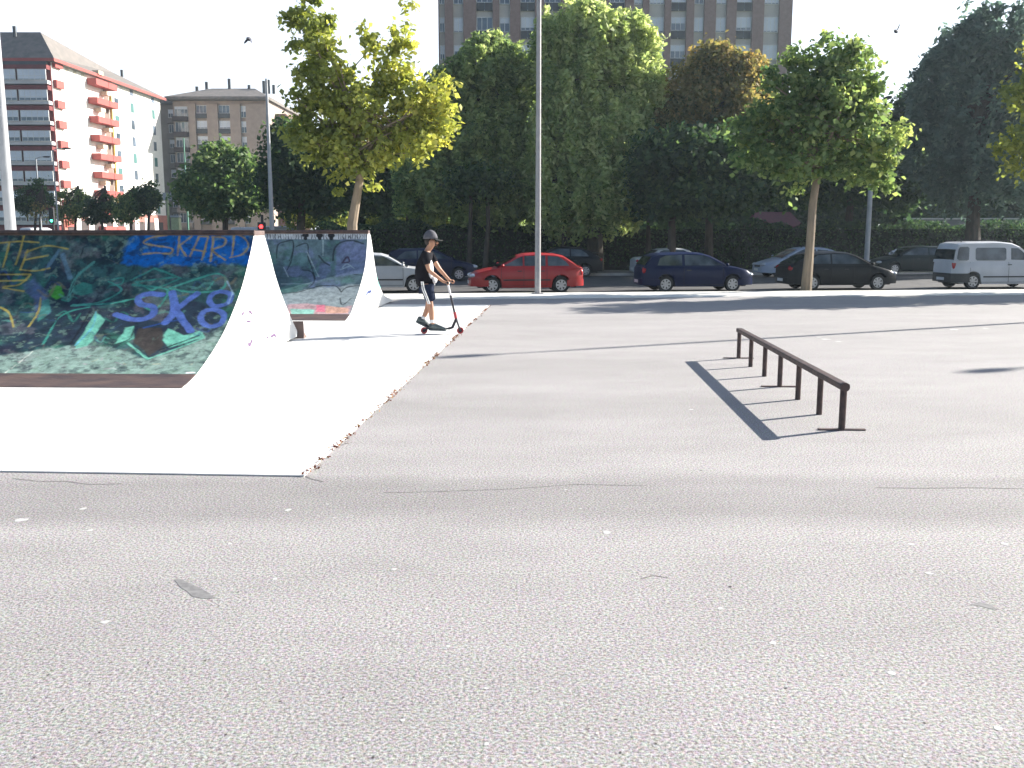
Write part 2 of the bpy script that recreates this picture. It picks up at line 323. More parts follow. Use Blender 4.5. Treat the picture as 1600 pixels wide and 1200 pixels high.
class Ramp:
    def __init__(r, name, label, px, phi, front, back, length, zshift=SZ):
        r.o = Vector(G(*px)); r.phi = phi; r.len = length
        r.root = thing(name, label, 'skate ramp', (r.o.x, r.o.y, 0), -phi, 'graffiti covered concrete skate ramps')
        fr = [(front[0][0], SZ)] + list(front[1:])
        r.front = [tuple(p) for p in catmull(fr, 12)]; r.back = [tuple(p) for p in catmull(back, 12)]
        r.top = r.front[-1][1]
        # side panels
        poly = r.front + [(r.back[0][0], r.top)] + r.back
        poly = [poly[0]] + [q for p, q in zip(poly[:-1], poly[1:]) if math.hypot(q[0] - p[0], q[1] - p[1]) > 1e-4]
        r.poly = poly
        MB().prism(poly, lambda y, z, x: (x, y, z), 0.0, -0.14).build('side_panel', M_RAMPSIDE, r.root)
        MB().prism(poly, lambda y, z, x: (x, y, z), -length + 0.14, -length).build('side_panel', M_RAMPSIDE, r.root)
        # riding surface, curved grid 4 mm proud of nothing: it is the body between the side panels
        r.fp = np.array(r.front); seg = np.hypot(*np.diff(r.fp, axis=0).T); r.arc = np.concatenate([[0], np.cumsum(seg)])
    def conv(r, px, py):                              # photo pixel -> (u, s) on the riding surface
        dx, dy, dz = _ray(px, py); c, s = math.cos(r.phi), math.sin(r.phi)
        rx, ry = -r.o.x, -r.o.y
        lx0, ly0 = rx * c - ry * s, rx * s + ry * c; ldx, ldy = dx * c - dy * s, dx * s + dy * c
        ys = np.interp(np.linspace(0, r.arc[-1], 500), r.arc, r.fp[:, 0]); zs = np.interp(np.linspace(0, r.arc[-1], 500), r.arc, r.fp[:, 1])
        t = (ys - ly0) / ldy; zr = CH + dz * t; k = np.argmin(np.abs(zr - zs))
        return -(lx0 + ldx * t[k]), k / 499 * r.arc[-1]
    def surface(r, nu, ns, paint, umax):
        s_ = np.linspace(0, r.arc[-1], ns); u_ = np.linspace(0.0, umax, nu); U, Sx = np.meshgrid(u_, s_, indexing='ij')
        Y = np.interp(Sx, r.arc, r.fp[:, 0]) - 0.004; Z = np.interp(Sx, r.arc, r.fp[:, 1])
        cv = Canvas(U, Sx, r.conv); paint(cv)
        V = np.stack([-U, Y, Z + 0.002], -1).reshape(-1, 3)
        i = np.arange(nu - 1)[:, None] * ns + np.arange(ns - 1)[None]; Q = np.stack([i, i + 1, i + ns + 1, i + ns], -1).reshape(-1, 4)
        me = fast_mesh('riding_surface', V, Q); ca = me.attributes.new('paint', 'FLOAT_COLOR', 'POINT')
        C4 = np.concatenate([cv.col.reshape(-1, 3), np.ones((nu * ns, 1))], 1).astype(np.float32); ca.data.foreach_set('color', C4.ravel())
        me.shade_smooth(); link('riding_surface', me, M_GRAF, r.root)
        # solid body behind it, so the sheet has depth
        MB().prism(r.poly, lambda y, z, x: (x, y + 0.02 if y < 1 else y, z - 0.012), -0.141, -r.len + 0.141).build('ramp_core', M_RAMPSIDE, r.root)
        mb = MB(); tp = r.top
        mb.b2((0.01, r.front[-1][0] - 0.03, tp - 0.035), (-r.len, r.back[0][0] + 0.03, tp + 0.03)); mb.build('top_deck', M_RUST, r.root, bevel=0.01)
        mb = MB(); mb.tube([(0.015, r.front[-1][0] - 0.035, tp + 0.01), (-r.len, r.front[-1][0] - 0.035, tp + 0.01)], 0.03, 10); mb.build('coping', M_RAIL, r.root, smooth=True)
    def toe(r, smax):
        mb = MB(); ys = [np.interp(q, r.arc, r.fp[:, 0]) for q in np.linspace(0, smax, 6)]; zs = [np.interp(q, r.arc, r.fp[:, 1]) for q in np.linspace(0, smax, 6)]
        poly = [(y - 0.014, z + 0.006) for y, z in zip(ys, zs)] + [(ys[-1], zs[-1] - 0.004), (ys[0] + 0.03, zs[0] - 0.0)]
        mb.prism(poly, lambda y, z, x: (x, y, z), -0.005, -r.len); mb.build('toe_plate', M_RUST, r.root)

r1 = Ramp('skate_ramp', 'large near ramp painted green and blue with SKARD and SK8 in graffiti', (285, 608), rad(2.0),
          [(0, 0), (0.48, 0.11), (1.29, 0.42), (2.0, 0.86), (2.45, 1.29), (2.68, 1.575)],
          [(3.08, 1.575), (3.20, 1.45), (3.38, 1.24), (3.57, 0.99), (3.87, 0.69), (4.23, 0.40), (4.63, 0.12), (4.85, 0.04)], 9.5)
def zc(k, ox, oy, f): return [(ox + x / f, oy + y / f) for x, y in k]
def paint1(c):
    z = lambda k: zc(k, 0, 340, 4.0)
    W = 1.0 / 520
    st = lambda pts, wd, col, op=0.9, smooth=True: c.stroke(z(pts), wd * W * 1.0, col, op, smooth)
    c.fill((52, 88, 86)); c.noise((34, 62, 66), 1.2, 0.5, 3, 0.8); c.noise((54, 112, 88), 2.5, 0.56, 9, 0.55); c.noise((92, 92, 84), 5.0, 0.6, 21, 0.4)
    c.noise((22, 34, 40), 4.0, 0.57, 33, 0.7)
    c.poly(z([(0, 620), (300, 640), (270, 300), (380, 240), (460, 420), (640, 560), (1000, 560), (1200, 520), (1420, 600), (1350, 760), (900, 880), (850, 760), (650, 700), (500, 790), (250, 810), (0, 865)]), (36, 44, 62), 0.75, 0.05)
    c.poly(z([(-500, 880), (0, 865), (250, 820), (500, 800), (800, 830), (920, 890), (1280, 760), (1420, 640), (1350, 860), (1240, 985), (-500, 1010)]), (138, 162, 150), 0.85, 0.05)  # paler foot of the ramp: skylight on the flatter sheet put into the paint
    c.noise((150, 140, 144), 3.5, 0.6, 51, 0.2)
    c.poly(z([(735, 300), (770, 200), (810, 130), (840, 70), (1640, 60), (1560, 300), (1300, 290), (1000, 305)]), (0, 96, 172), 0.95, 0.05)
    c.noise((24, 40, 48), 7.0, 0.60, 61, 0.6); c.noise((120, 150, 130), 12.0, 0.62, 67, 0.45); c.noise((30, 30, 50), 14.0, 0.6, 71, 0.5)
    # lower letters and shapes
    T = (112, 184, 160)
    c.poly(z([(600, 590), (655, 640), (545, 800), (480, 815), (478, 790)]), T); c.poly(z([(840, 680), (835, 755), (720, 792), (790, 690)]), T)
    c.poly(z([(860, 690), (1010, 690), (1030, 800), (930, 865), (840, 790)]), (62, 56, 50), 0.9)
    c.poly(z([(1050, 690), (1150, 735), (1250, 708), (1275, 745), (1060, 812), (1008, 770)]), T)
    st([(800, 785), (925, 885), (1275, 752)], 14, T, 0.9, False); st([(1000, 828), (1100, 790), (1240, 740)], 15, (20, 26, 34), 0.9, False)
    st([(560, 590), (500, 700), (440, 790)], 16, (20, 26, 34)); st([(700, 800), (810, 760), (835, 700)], 10, (30, 40, 46))
    st([(560, 560), (430, 590), (350, 650), (270, 790)], 13, (60, 140, 124)); st([(300, 700), (360, 640), (430, 600)], 10, (24, 30, 44))
    st([(600, 590), (580, 680), (470, 800)], 10, (96, 170, 190))
    # middle tag
    M = (64, 142, 126)
    c.poly(z([(460, 430), (520, 405), (580, 420), (575, 470), (510, 490), (465, 470)]), (52, 118, 104), 0.9)
    st([(700, 388), (770, 378), (760, 415), (690, 425)], 13, M); st([(460, 545), (620, 530), (760, 455), (680, 400)], 13, M); st([(450, 552), (700, 536), (840, 508), (900, 500)], 15, M)
    st([(820, 392), (965, 318), (1110, 370), (850, 402), (950, 455), (1130, 380), (1010, 330)], 12, M, 0.9, False); st([(830, 420), (1000, 440), (1050, 470), (960, 580), (840, 510)], 15, M)
    st([(1060, 442), (1340, 352), (1415, 395), (1370, 455), (1200, 465), (1060, 442)], 15, M); st([(1300, 450), (1350, 380)], 10, M)
    st([(590, 280), (470, 385), (430, 520)], 20, (84, 150, 136), 0.8); st([(392, 230), (420, 320), (440, 380)], 30, (92, 124, 140), 0.75); st([(300, 310), (370, 205)], 26, (92, 124, 140), 0.7)
    c.poly(z([(305, 460), (350, 430), (385, 420), (380, 465), (400, 490), (350, 520), (320, 500)]), (66, 148, 48), 0.9)
    c.poly(z([(150, 420), (220, 350), (270, 440), (320, 520), (300, 600), (230, 640), (200, 520)]), (84, 96, 140), 0.6, 0.04)
    c.poly(z([(260, 520), (320, 500), (310, 590), (230, 660)]), (76, 150, 130), 0.7)
    rs = random.Random(4)
    for k in range(34):                                # older half covered tags
        xx, yy = rs.uniform(-100, 1350), rs.uniform(340, 780); L_ = rs.uniform(60, 190); a_ = rs.uniform(-.9, .9)
        st([(xx, yy), (xx + L_ * .4, yy - L_ * .3 * a_), (xx + L_ * .7, yy + L_ * .35 * a_), (xx + L_, yy - L_ * .1)], rs.choice([6, 9, 13, 20]), rs.choice([(54, 130, 112), (30, 46, 66), (44, 70, 120), (24, 30, 36), (90, 150, 136), (110, 104, 84)]), rs.uniform(.3, .65))
    # SK8
    B = (80, 104, 170)
    st([(1015, 482), (930, 478), (868, 500), (880, 540), (958, 560), (950, 612), (850, 640), (725, 606)], 46, B, 0.9)
    st([(1078, 470), (1092, 560), (1075, 610), (1035, 658)], 50, B, 0.92); st([(1232, 476), (1170, 520), (1105, 575)], 42, B, 0.92); st([(1100, 575), (1140, 640), (1195, 712)], 46, B, 0.92)
    st([(1375, 462), (1440, 480), (1425, 535), (1340, 555), (1310, 520), (1330, 480), (1375, 462)], 36, B); st([(1330, 572), (1395, 600), (1385, 660), (1310, 680), (1255, 640), (1275, 590), (1330, 572)], 38, B)
    st([(900, 690), (1060, 650), (1150, 640)], 14, (40, 80, 150), 0.6); st([(1420, 400), (1460, 480)], 8, (170, 200, 220), 0.5); st([(1455, 470), (1425, 540)], 8, (170, 200, 220), 0.6)
    # TE and strokes at the left
    Yy = (176, 156, 72)
    for k in ([(0, 160), (130, 150), (240, 156)], [(62, 152), (20, 310)], [(152, 112), (100, 292)], [(160, 218), (290, 178), (425, 196)], [(150, 266), (230, 250), (300, 238)],
              [(172, 205), (150, 270), (128, 326)], [(128, 326), (220, 334), (310, 318)], [(-40, 356), (190, 356)], [(-40, 398), (165, 392)], [(190, 360), (120, 420), (20, 430)], [(255, 500), (240, 590), (180, 680)],
              [(0, 560), (60, 600), (85, 685)], [(20, 440), (150, 462)], [(-120, 180), (-60, 320), (-10, 200)], [(-150, 450), (-60, 420), (-20, 520)]): st(k, 13, Yy, 0.8)
    # SKARD
    K = (160, 140, 92)
    for k, sm in (([(1045, 112), (950, 124), (898, 160), (985, 178), (1075, 196), (1060, 226), (980, 222), (898, 230)], True), ([(1122, 118), (1110, 236)], False), ([(1198, 118), (1122, 176), (1163, 242)], False),
                  ([(1188, 242), (1245, 118), (1302, 118), (1262, 262)], False), ([(1200, 200), (1284, 212)], False), ([(1334, 118), (1316, 272)], False),
                  ([(1325, 122), (1405, 130), (1398, 176), (1330, 205), (1408, 266)], True), ([(1466, 98), (1448, 248)], False), ([(1462, 98), (1530, 130), (1552, 185), (1510, 232), (1438, 250)], True)):
        st(k, 12, K, 0.95, sm)
    st([(0, 992), (130, 900), (205, 838)], 6, (210, 214, 200), 0.9, False); st([(1170, 970), (1215, 970)], 14, (235, 235, 235), 0.9, False)
    st([(520, 190), (470, 380), (430, 500)], 5, (20, 24, 30), 0.8)
    for k in range(26): 
        xx, yy = random.uniform(0, 1250), random.uniform(860, 960); c.stroke(z([(xx, yy), (xx + random.uniform(-40, 60), yy + random.uniform(-12, 16))]), random.uniform(4, 12) * W, random.choice([(170, 150, 160), (210, 214, 210), (90, 130, 120), (180, 170, 140)]), 0.5)
    for k in range(60):
        xx, yy = random.uniform(-100, 1500), random.uniform(100, 900); c.stroke(z([(xx, yy), (xx + random.uniform(-60, 60), yy + random.uniform(-30, 30)), (xx + random.uniform(-90, 90), yy + random.uniform(-50, 50))]), random.uniform(2, 6) * W, random.choice([(90, 120, 110), (24, 28, 36), (110, 100, 90), (60, 90, 130)]), 0.45)
r1.surface(640, 300, paint1, 9.3); r1.toe(0.42)
r2 = Ramp('skate_ramp', 'smaller far ramp painted slate grey with a row of black stencils under its edge', (540, 502), rad(3.5),
          [(0, 0), (0.40, 0.10), (0.75, 0.27), (1.26, 0.55), (1.79, 0.96), (2.10, 1.58)],
          [(2.22, 1.58), (2.36, 1.48), (2.55, 1.18), (2.80, 0.76), (3.13, 0.47), (3.60, 0.24), (4.30, 0.10), (4.75, 0.04)], 9.0)
def paint2(c):
    z = lambda k: zc(k, 370, 330, 5.454)
    W = 1.0 / 420
    st = lambda pts, wd, col, op=0.9, smooth=True: c.stroke(z(pts), wd * W, col, op, smooth)
    c.fill((84, 106, 112)); c.noise((56, 76, 84), 1.6, 0.5, 13, 0.8); c.noise((96, 108, 138), 2.2, 0.55, 19, 0.6); c.noise((70, 110, 100), 3.2, 0.56, 29, 0.6)
    c.poly(z([(-900, 760), (380, 715), (700, 650), (860, 640), (1060, 620), (1100, 760), (960, 900), (-900, 900)]), (150, 160, 160), 0.8, 0.04)
    c.poly(z([(430, 800), (640, 790), (680, 800), (900, 830), (990, 800), (960, 880), (430, 880)]), (196, 150, 150), 0.7, 0.04)
    c.poly(z([(680, 800), (750, 800), (750, 858), (680, 858)]), (214, 110, 130), 0.8); c.poly(z([(450, 830), (660, 840), (650, 880), (470, 880)]), (130, 200, 180), 0.8)
    c.poly(z([(830, 300), (1000, 260), (1100, 270), (1100, 520), (840, 560)]), (104, 112, 150), 0.5, 0.05); c.poly(z([(760, 810), (960, 830), (950, 870), (760, 870)]), (210, 160, 130), 0.7)
    D_ = (30, 36, 42)
    for k, wd in (([(340, 400), (350, 290), (420, 260), (480, 260), (470, 400), (430, 500)], 12), ([(510, 300), (600, 280), (610, 400), (640, 480), (670, 580)], 10), ([(820, 420), (830, 330), (880, 270), (980, 250), (1080, 280)], 14),
                  ([(380, 700), (520, 690), (700, 640), (840, 640), (890, 690)], 12), ([(890, 690), (940, 650), (1060, 632)], 12), ([(700, 380), (740, 430), (790, 460)], 14), ([(560, 500), (640, 520), (660, 600), (600, 660)], 10),
                  ([(1000, 540), (1070, 546)], 10), ([(480, 250), (480, 340), (450, 420)], 10), ([(880, 740), (900, 800), (980, 740)], 10)): st(k, wd, D_, 0.8)
    for k in ([(735, 250), (735, 380)], [(900, 480), (940, 450), (1000, 490)], [(380, 620), (620, 620)], [(400, 480), (440, 560)], [(600, 350), (700, 560)], [(880, 500), (960, 470)]): st(k, 9, (150, 170, 172), 0.6)
    st([(900, 440), (940, 390), (960, 430), (910, 440)], 14, (50, 30, 50), 0.8)
    c.poly(z([(-900, 192), (1118, 192), (1118, 240), (-900, 240)]), (170, 176, 180), 0.9, 0.006)
    for cx in (585, 705, 805, 150, 20): 
        st([(cx - 14, 206), (cx + 14, 208)], 34, (14, 14, 18), 0.97); st([(cx - 2, 228), (cx + 2, 232)], 30, (14, 14, 18), 0.97)
    for x in list(range(262, 560, 22)) + list(range(640, 690, 26)) + list(range(742, 775, 24)) + list(range(868, 1116, 20)):
        st([(x, 200), (x + random.uniform(-6, 8), 216), (x + random.uniform(-4, 8), 234)], random.choice([5, 7, 9]), (40, 44, 52), 0.9, False)
r2.surface(360, 260, paint2, 4.2); r2.toe(0.38)
mb = MB(); ff = r2.front
mb.prism([(y - 0.004, z + 0.001) for y, z in ff] + [(ff[-1][0] + 0.05, ff[-1][1]), (0.2, 0.0)], lambda y, z, x: (x, y, z), -4.205, -8.86); mb.build('riding_surface', mat('slate_paint', (0.09, 0.14, 0.15), (0.14, 0.15, 0.18), 0.6, scale=2), r2.root)
# bent toe flange of the near ramp's back curve, and small tags on the sunlit sides
mb = MB()
y0 = 4.60
mb.prism([(y0, SZ), (y0 + 0.02, 0.10), (y0 + 0.00, 0.27), (y0 + 0.012, 0.27), (y0 + 0.035, 0.10), (y0 + 0.20, SZ)], lambda y, z, x: (x, y, z), 0.10, -0.10); mb.build('bent_flange', M_RUST, r1.root)
def tags(ramp, strokes, col, name):
    for pts, wd in strokes:
        mb = MB(); q = [OnPlane(370 + x / 5.454, 330 + y / 5.454, ramp.o.x, ramp.o.y, ramp.phi) for x, y in pts]; Vs = []; n_ = len(q)
        for i in range(n_):
            a, b = q[max(i - 1, 0)], q[min(i + 1, n_ - 1)]; dv = Vector((b[0] - a[0], b[1] - a[1])); dv = dv.normalized() if dv.length > 1e-6 else Vector((1, 0)); k_ = Vector((-dv.y, dv.x)) * wd / 2
            for sg in (1, -1): Vs.append((0.003, q[i][0] + sg * k_.x, q[i][1] + sg * k_.y))
        mb.add(Vs, [(2 * i, 2 * i + 1, 2 * i + 3, 2 * i + 2) for i in range(n_ - 1)]); mb.build('paint_mark', mat(name, col, None, 0.5), ramp.root)
tags(r1, [([(40, 885), (60, 862)], .03), ([(98, 845), (110, 860), (98, 890)], .03), ([(110, 850), (132, 880)], .03), ([(85, 940), (118, 942), (100, 980)], .03), ([(95, 1130), (112, 1140), (130, 1095)], .05),
     ([(222, 1100), (230, 1075)], .03), ([(250, 1070), (266, 1080)], .03), ([(290, 1070), (320, 1052), (334, 1072)], .04), ([(280, 650), (292, 655)], .02)], (0.10, 0.05, 0.13), 'purple_tag')
tags(r1, [([(165, 320), (210, 322), (208, 385), (168, 380), (165, 320)], .02), ([(180, 345), (196, 360), (180, 372)], .02), ([(165, 395), (288, 396)], .025), ([(165, 425), (212, 426), (210, 470)], .02)], (0.25, 0.62, 0.62), 'cyan_tag')
tags(r2, [([(1100, 715), (1120, 685), (1146, 680), (1148, 695)], .05), ([(1118, 692), (1140, 690)], .05)], (0.06, 0.09, 0.25), 'blue_tag')
tags(r2, [([(1192, 560), (1200, 600), (1220, 690)], .04), ([(1200, 600), (1225, 660)], .03)], (0.25, 0.6, 0.5), 'green_tag')

# ------------------------------------------------------------------ marks on the asphalt
def mark(name, pts, m, z=.0012):
    tag(MB().add([(*G(px, py), z) for px, py in pts], [tuple(range(len(pts)))]).build(name, m, fix=False), kind='stuff')
M_PATCH = mat('dark_patch', (.16, .155, .155), (.24, .235, .23), .8, scale=25)  # dark patches of uneven outline on the asphalt
mark('dark_patch', [(272, 906), (280, 904), (292, 909), (304, 915), (318, 922), (330, 929), (336, 935), (326, 936), (314, 935), (300, 932), (292, 924), (282, 918)], M_PATCH)
mark('dark_patch', [(1515, 945), (1530, 941), (1548, 945), (1560, 953), (1545, 951), (1530, 947)], M_PATCH)
for pts, wd in (([(478, 744), (484, 748), (494, 750), (505, 753)], .008), ([(20, 748), (60, 752), (100, 752), (140, 757), (190, 756)], .005), ([(1370, 762), (1440, 763), (1520, 762), (1600, 764)], .006), ([(1000, 905), (1022, 899), (1044, 903)], .004), ([(600, 770), (690, 768), (800, 764), (900, 757), (1010, 759)], .0035)):  # cracks, and at the right a thin shadow drawn as a dark line
    mb = MB(); q = [Vector(G(*p)) for p in pts]; Vs = []
    for i in range(len(q)):
        dv = (q[min(i + 1, len(q) - 1)] - q[max(i - 1, 0)]).normalized(); k_ = Vector((-dv.y, dv.x)) * wd
        Vs += [(*(q[i] + k_), .0012), (*(q[i] - k_), .0012)]
    tag(mb.add(Vs, [(2 * i, 2 * i + 1, 2 * i + 3, 2 * i + 2) for i in range(len(q) - 1)]).build('crack_shadow_line', mat('crack_dirt_shade', (.10, .095, .09), (.2, .19, .18), .9, scale=40), fix=False), kind='stuff')

# ------------------------------------------------------------------ grind rail
rn, rf = Vector(G(1315, 672)), Vector(G(1154, 560)); RH = 0.385
ax = (rf - rn); RL = ax.length; ang = math.atan2(ax.y, ax.x)
rail = thing('grind_rail', 'low dark steel grind rail on seven posts standing on the grey asphalt', 'grind rail', (rn.x, rn.y, 0), ang)
mb = MB(); mb.b2((-0.035, -0.038, RH - 0.05), (RL + 0.03, 0.038, RH)); mb.build('top_rail', M_RAIL, rail, bevel=0.008)
MB().tube([(-0.045, 0, RH - 0.025), (0.0, 0, RH - 0.025)], 0.036, 14).build('end_cap', M_RAIL, rail, smooth=True)
pp = [0.0, 0.152, 0.322, 0.492, 0.658, 0.83, 1.0]
for k, t_ in enumerate(pp):
    x = t_ * RL; o = MB().tube([(x, 0, 0.0), (x, 0, RH - 0.045)], 0.026 if k else 0.028, 14).build('post', M_RAIL, rail, smooth=True)
for x in (0.0, 0.492 * RL, RL):
    MB().b2((x - 0.022, -0.19, 0.001), (x + 0.022, 0.19, 0.012)).build('base_bar', M_RUST, rail, bevel=0.003)

# ------------------------------------------------------------------ cars
def paintmat(name, c): 
    m = mat(name, c, tuple(x * 0.85 for x in c), 0.38, 0.0, scale=1.2, coat=0.12 if max(c) < .1 else 0.3, spec=0.15 if max(c) < .1 else 0.35); return m
def lerp(a, b, t): return a + (b - a) * t
def pl_interp(pts, x): return float(np.interp(x, [p[0] for p in pts], [p[1] for p in pts]))
TYRES = {}
def make_car(name, label, spec, paint, group, detail=True):
    L, W, H, r = spec['L'], spec['W'], spec['H'], spec.get('r', 0.29); wr, wf = spec['wx']; belt = spec['belt']; top = spec['low']; cab = spec['cab']
    root = thing(name, label, spec.get('cat', 'car'), group=group)
    hw = W / 2
    def wx(x):
        t = min(L / 2 - abs(x), 0.7) / 0.7; return hw * (1 - 0.26 * (1 - max(t, 0)) ** 2.6)
    xs = sorted(set([round(v, 3) for v in np.linspace(-L / 2, L / 2, 44)] + [round(c + q, 3) for c in (wr, wf) for q in (-r - .075, -r - .06, -r * .9, -r * .6, -r * .3, 0, r * .3, r * .6, r * .9, r + .06, r + .075)]))
    xs = [x for x in xs if -L / 2 <= x <= L / 2]
    def zb(x):
        z = 0.19 + 0.09 * max(0, (abs(x) - (L / 2 - 0.5)) / 0.5)
        for c in (wr, wf):
            dd = abs(x - c); R_ = r + 0.055
            if dd < R_: z = max(z, r + math.sqrt(R_ * R_ - dd * dd))
        return z
    V = []; Fc = []; n = 15
    for x in xs:
        w_ = wx(x); b = zb(x); t = pl_interp(top, x); mid = max(0.52, b + 0.03); mid = min(mid, t - .12)
        sec = [(0, b), (w_ * .82, b), (w_ * .975, b + 0.015), (w_, mid), (w_ * .985, lerp(mid, t, .62)), (w_ * .93, t - .025), (w_ * .62, t + .012), (0, t + .022)]
        full = sec + [(-y, z) for y, z in sec[-2:0:-1]]
        V += [(x, y, z) for y, z in full]
    n = 14
    for i in range(len(xs) - 1):
        for j in range(n): Fc.append((i * n + j, i * n + (j + 1) % n, (i + 1) * n + (j + 1) % n, (i + 1) * n + j))
    Fc.append(tuple(range(n))); Fc.append(tuple((len(xs) - 1) * n + j for j in range(n))[::-1])
    # cabin shell
    x0, x1 = cab[0][0], cab[-1][0]; tw = spec.get('tumble', 0.17)
    def ys(z): return hw * (0.94 - tw * max(0, z - belt + .02) / (H - belt))
    cx = sorted(set([round(v, 3) for v in np.linspace(x0, x1, 34)] + [round(p[0], 3) for p in cab])); o = len(V)
    for x in cx:
        t = pl_interp(cab, x); bz = belt - 0.06; t = max(t, bz + .02); ysd = ys(max(t - .05, bz))
        endt = min(1.0, (x - x0) / 0.35 if x - x0 < .35 else (x1 - x) / 0.35 if x1 - x < .35 else 1); k = 0.9 + 0.1 * endt
        sec = [(0, bz), (ys(bz) * k, bz), (ysd * k, max(t - .05, bz + .005)), ((ysd - .09) * k, t - .004), ((ysd - .3) * k, t + .008), (0, t + .016)]
        full = sec + [(-y, z) for y, z in sec[-2:0:-1]]; V += [(x, y, z) for y, z in full]
    m_ = 10
    for i in range(len(cx) - 1):
        for j in range(m_): Fc.append((o + i * m_ + j, o + i * m_ + (j + 1) % m_, o + (i + 1) * m_ + (j + 1) % m_, o + (i + 1) * m_ + j))
    Fc.append(tuple(o + j for j in range(m_))); Fc.append(tuple(o + (len(cx) - 1) * m_ + j for j in range(m_))[::-1])
    body = MB().add(V, Fc).build('body', paint, root, smooth=True)
    MB().b2((-L / 2 + .25, -hw * .78, .2), (L / 2 - .25, hw * .78, .5)).build('underbody', M_BLACK, root)
    # side windows: flat patches lying on the cabin side
    for wi in spec['win']:
        for sgn in (1, -1):
            mb = MB(); mb.prism(wi, lambda a, b, c: (a, sgn * (ys(b) + c), b), -.02, .006); mb.build('side_window', M_SGLASS, root, bevel=.0)
    # windscreen and rear window follow the cabin profile
    for nm, (a, b) in (('windscreen', spec['ws']), ('rear_window', spec['rw'])):
        mb = MB(); k = 6; P = []
        for i in range(k + 1):
            x = lerp(a, b, i / k); t = pl_interp(cab, x); yy = ys(max(t - .05, belt)) - .085
            P += [(x, -yy, t), (x, 0, t + .012), (x, yy, t)]
        dx = (b - a); dz = pl_interp(cab, b) - pl_interp(cab, a); nn = Vector((-dz, 0, dx)).normalized(); nn = nn if nn.z > 0 else -nn
        mb.v = [tuple(Vector(p) + nn * .012) for p in P] + [tuple(Vector(p) - nn * .01) for p in P]; q = len(P)
        for i in range(k):
            for j in range(2): a_ = i * 3 + j; mb.f.append((a_, a_ + 1, a_ + 4, a_ + 3)); mb.f.append((q + a_, q + a_ + 3, q + a_ + 4, q + a_ + 1))
        mb.build(nm, M_GLASS, root, smooth=True)
    # bumpers
    for nm, s_ in (('front_bumper', 1), ('rear_bumper', -1)):
        pts = []
        for x in np.linspace(L / 2 - .62, L / 2, 9): pts.append((s_ * x, wx(x) + .012))
        pts.append((s_ * (L / 2 + .03), wx(L / 2) - .05)); pts.append((s_ * (L / 2 + .055), 0.25)); out = pts + [(x, -y) for x, y in pts[::-1]]
        inn = [(x - s_ * .07 if abs(x) > L / 2 - .1 else x, y * .93) for x, y in out]
        mb = MB(); zz = spec.get('bz', (.25, .47)); k = len(out)
        lo = pl_interp([(0, zz[0]), (1, zz[0])], 0)
        V2 = [(x, y, zz[0]) for x, y in out] + [(x, y, zz[1]) for x, y in out] + [(x, y, zz[0]) for x, y in inn] + [(x, y, zz[1]) for x, y in inn]; F2 = []
        keep = [i for i in range(k - 1)]
        for i in keep: F2 += [(i, i + 1, k + i + 1, k + i), (2 * k + i + 1, 2 * k + i, 3 * k + i, 3 * k + i + 1), (k + i, k + i + 1, 3 * k + i + 1, 3 * k + i), (i + 1, i, 2 * k + i, 2 * k + i + 1)]
        mb.add(V2, F2).build(nm, spec.get('bump', paint), root, smooth=True)
    # lights, plates
    for sgn in (1, -1):
        hl = spec.get('hl', (.62, .16, .08)); xx = L / 2 - .10
        MB().ell((xx, sgn * (wx(xx) - .17), hl[0]), (hl[1], .19, hl[2])).build('headlight', M_CLRL, root, smooth=True)
        tl = spec.get('tl', (.72, .07, .13)); xx = -L / 2 + .07 + tl[1] * .4
        MB().ell((xx, sgn * (wx(xx) - .10), tl[0]), (tl[1] + .03, .115, tl[2]), 12, 8).build('tail_light', M_REDL, root, smooth=True)
        MB().ell((spec['ws'][0] - .18, sgn * (hw + .07), belt + .07), (.06, .09, .065), 10, 6).build('wing_mirror', spec.get('mirror', paint), root, smooth=True)
        if detail:
            for hx in spec['handles']: MB().box((hx, sgn * (wx(hx) * .985 + .012), belt - .13), (.16, .03, .03)).build('door_handle', M_DARKPL, root, bevel=.006)
            mb = MB()
            for sx in spec['seams']:
                zs = np.linspace(.26, belt - .03, 7); mb.tube([(sx, sgn * (lerp(wx(sx), wx(sx), 1) * (1.002 if z < .6 else .995 - .05 * max(0, (z - .8)) / .2)), z) for z in zs], .006, 5)
            mb.tube([(spec['seams'][0], sgn * (hw * 1.002), .27), (spec['seams'][-1], sgn * (hw * 1.002), .27)], .006, 5); mb.build('door_seam', M_BLACK, root)
            if spec.get('strip'): MB().b2((wr + r + .1, sgn * (hw - .01), .45), (wf - r - .1, sgn * (hw + .018), .50)).build('side_strip', M_DARKPL, root, bevel=.006)
    for x in (L / 2 + .058, -L / 2 - .058): MB().b2((x - .006, -.26, .33), (x + .006, .26, .44)).build('number_plate', M_WHITE, root)
    MB().b2((L / 2 - .03, -.35, .50), (L / 2 + .012, .35, .60)).build('grille', M_DARKPL, root, bevel=.01)
    if spec.get('rails'):
        for sgn in (1, -1): MB().tube([(x0 + .35, sgn * .52, H - .01), (x0 + .45, sgn * .52, H + .045), (x1 - 1.1, sgn * .52, H + .045), (x1 - 1.0, sgn * .52, H - .02)], .016, 6).build('roof_rail', M_DARKPL, root)
    if spec.get('aerial'): MB().tube([(spec['aerial'], 0, H), (spec['aerial'] - .28, 0, H + .30)], .006, 5).build('aerial', M_DARKPL, root)
    if spec.get('spoiler'):
        sx, sz = spec['spoiler']; MB().b2((sx - .13, -hw * .62, sz), (sx + .10, hw * .62, sz + .03)).build('spoiler', paint, root, bevel=.012)
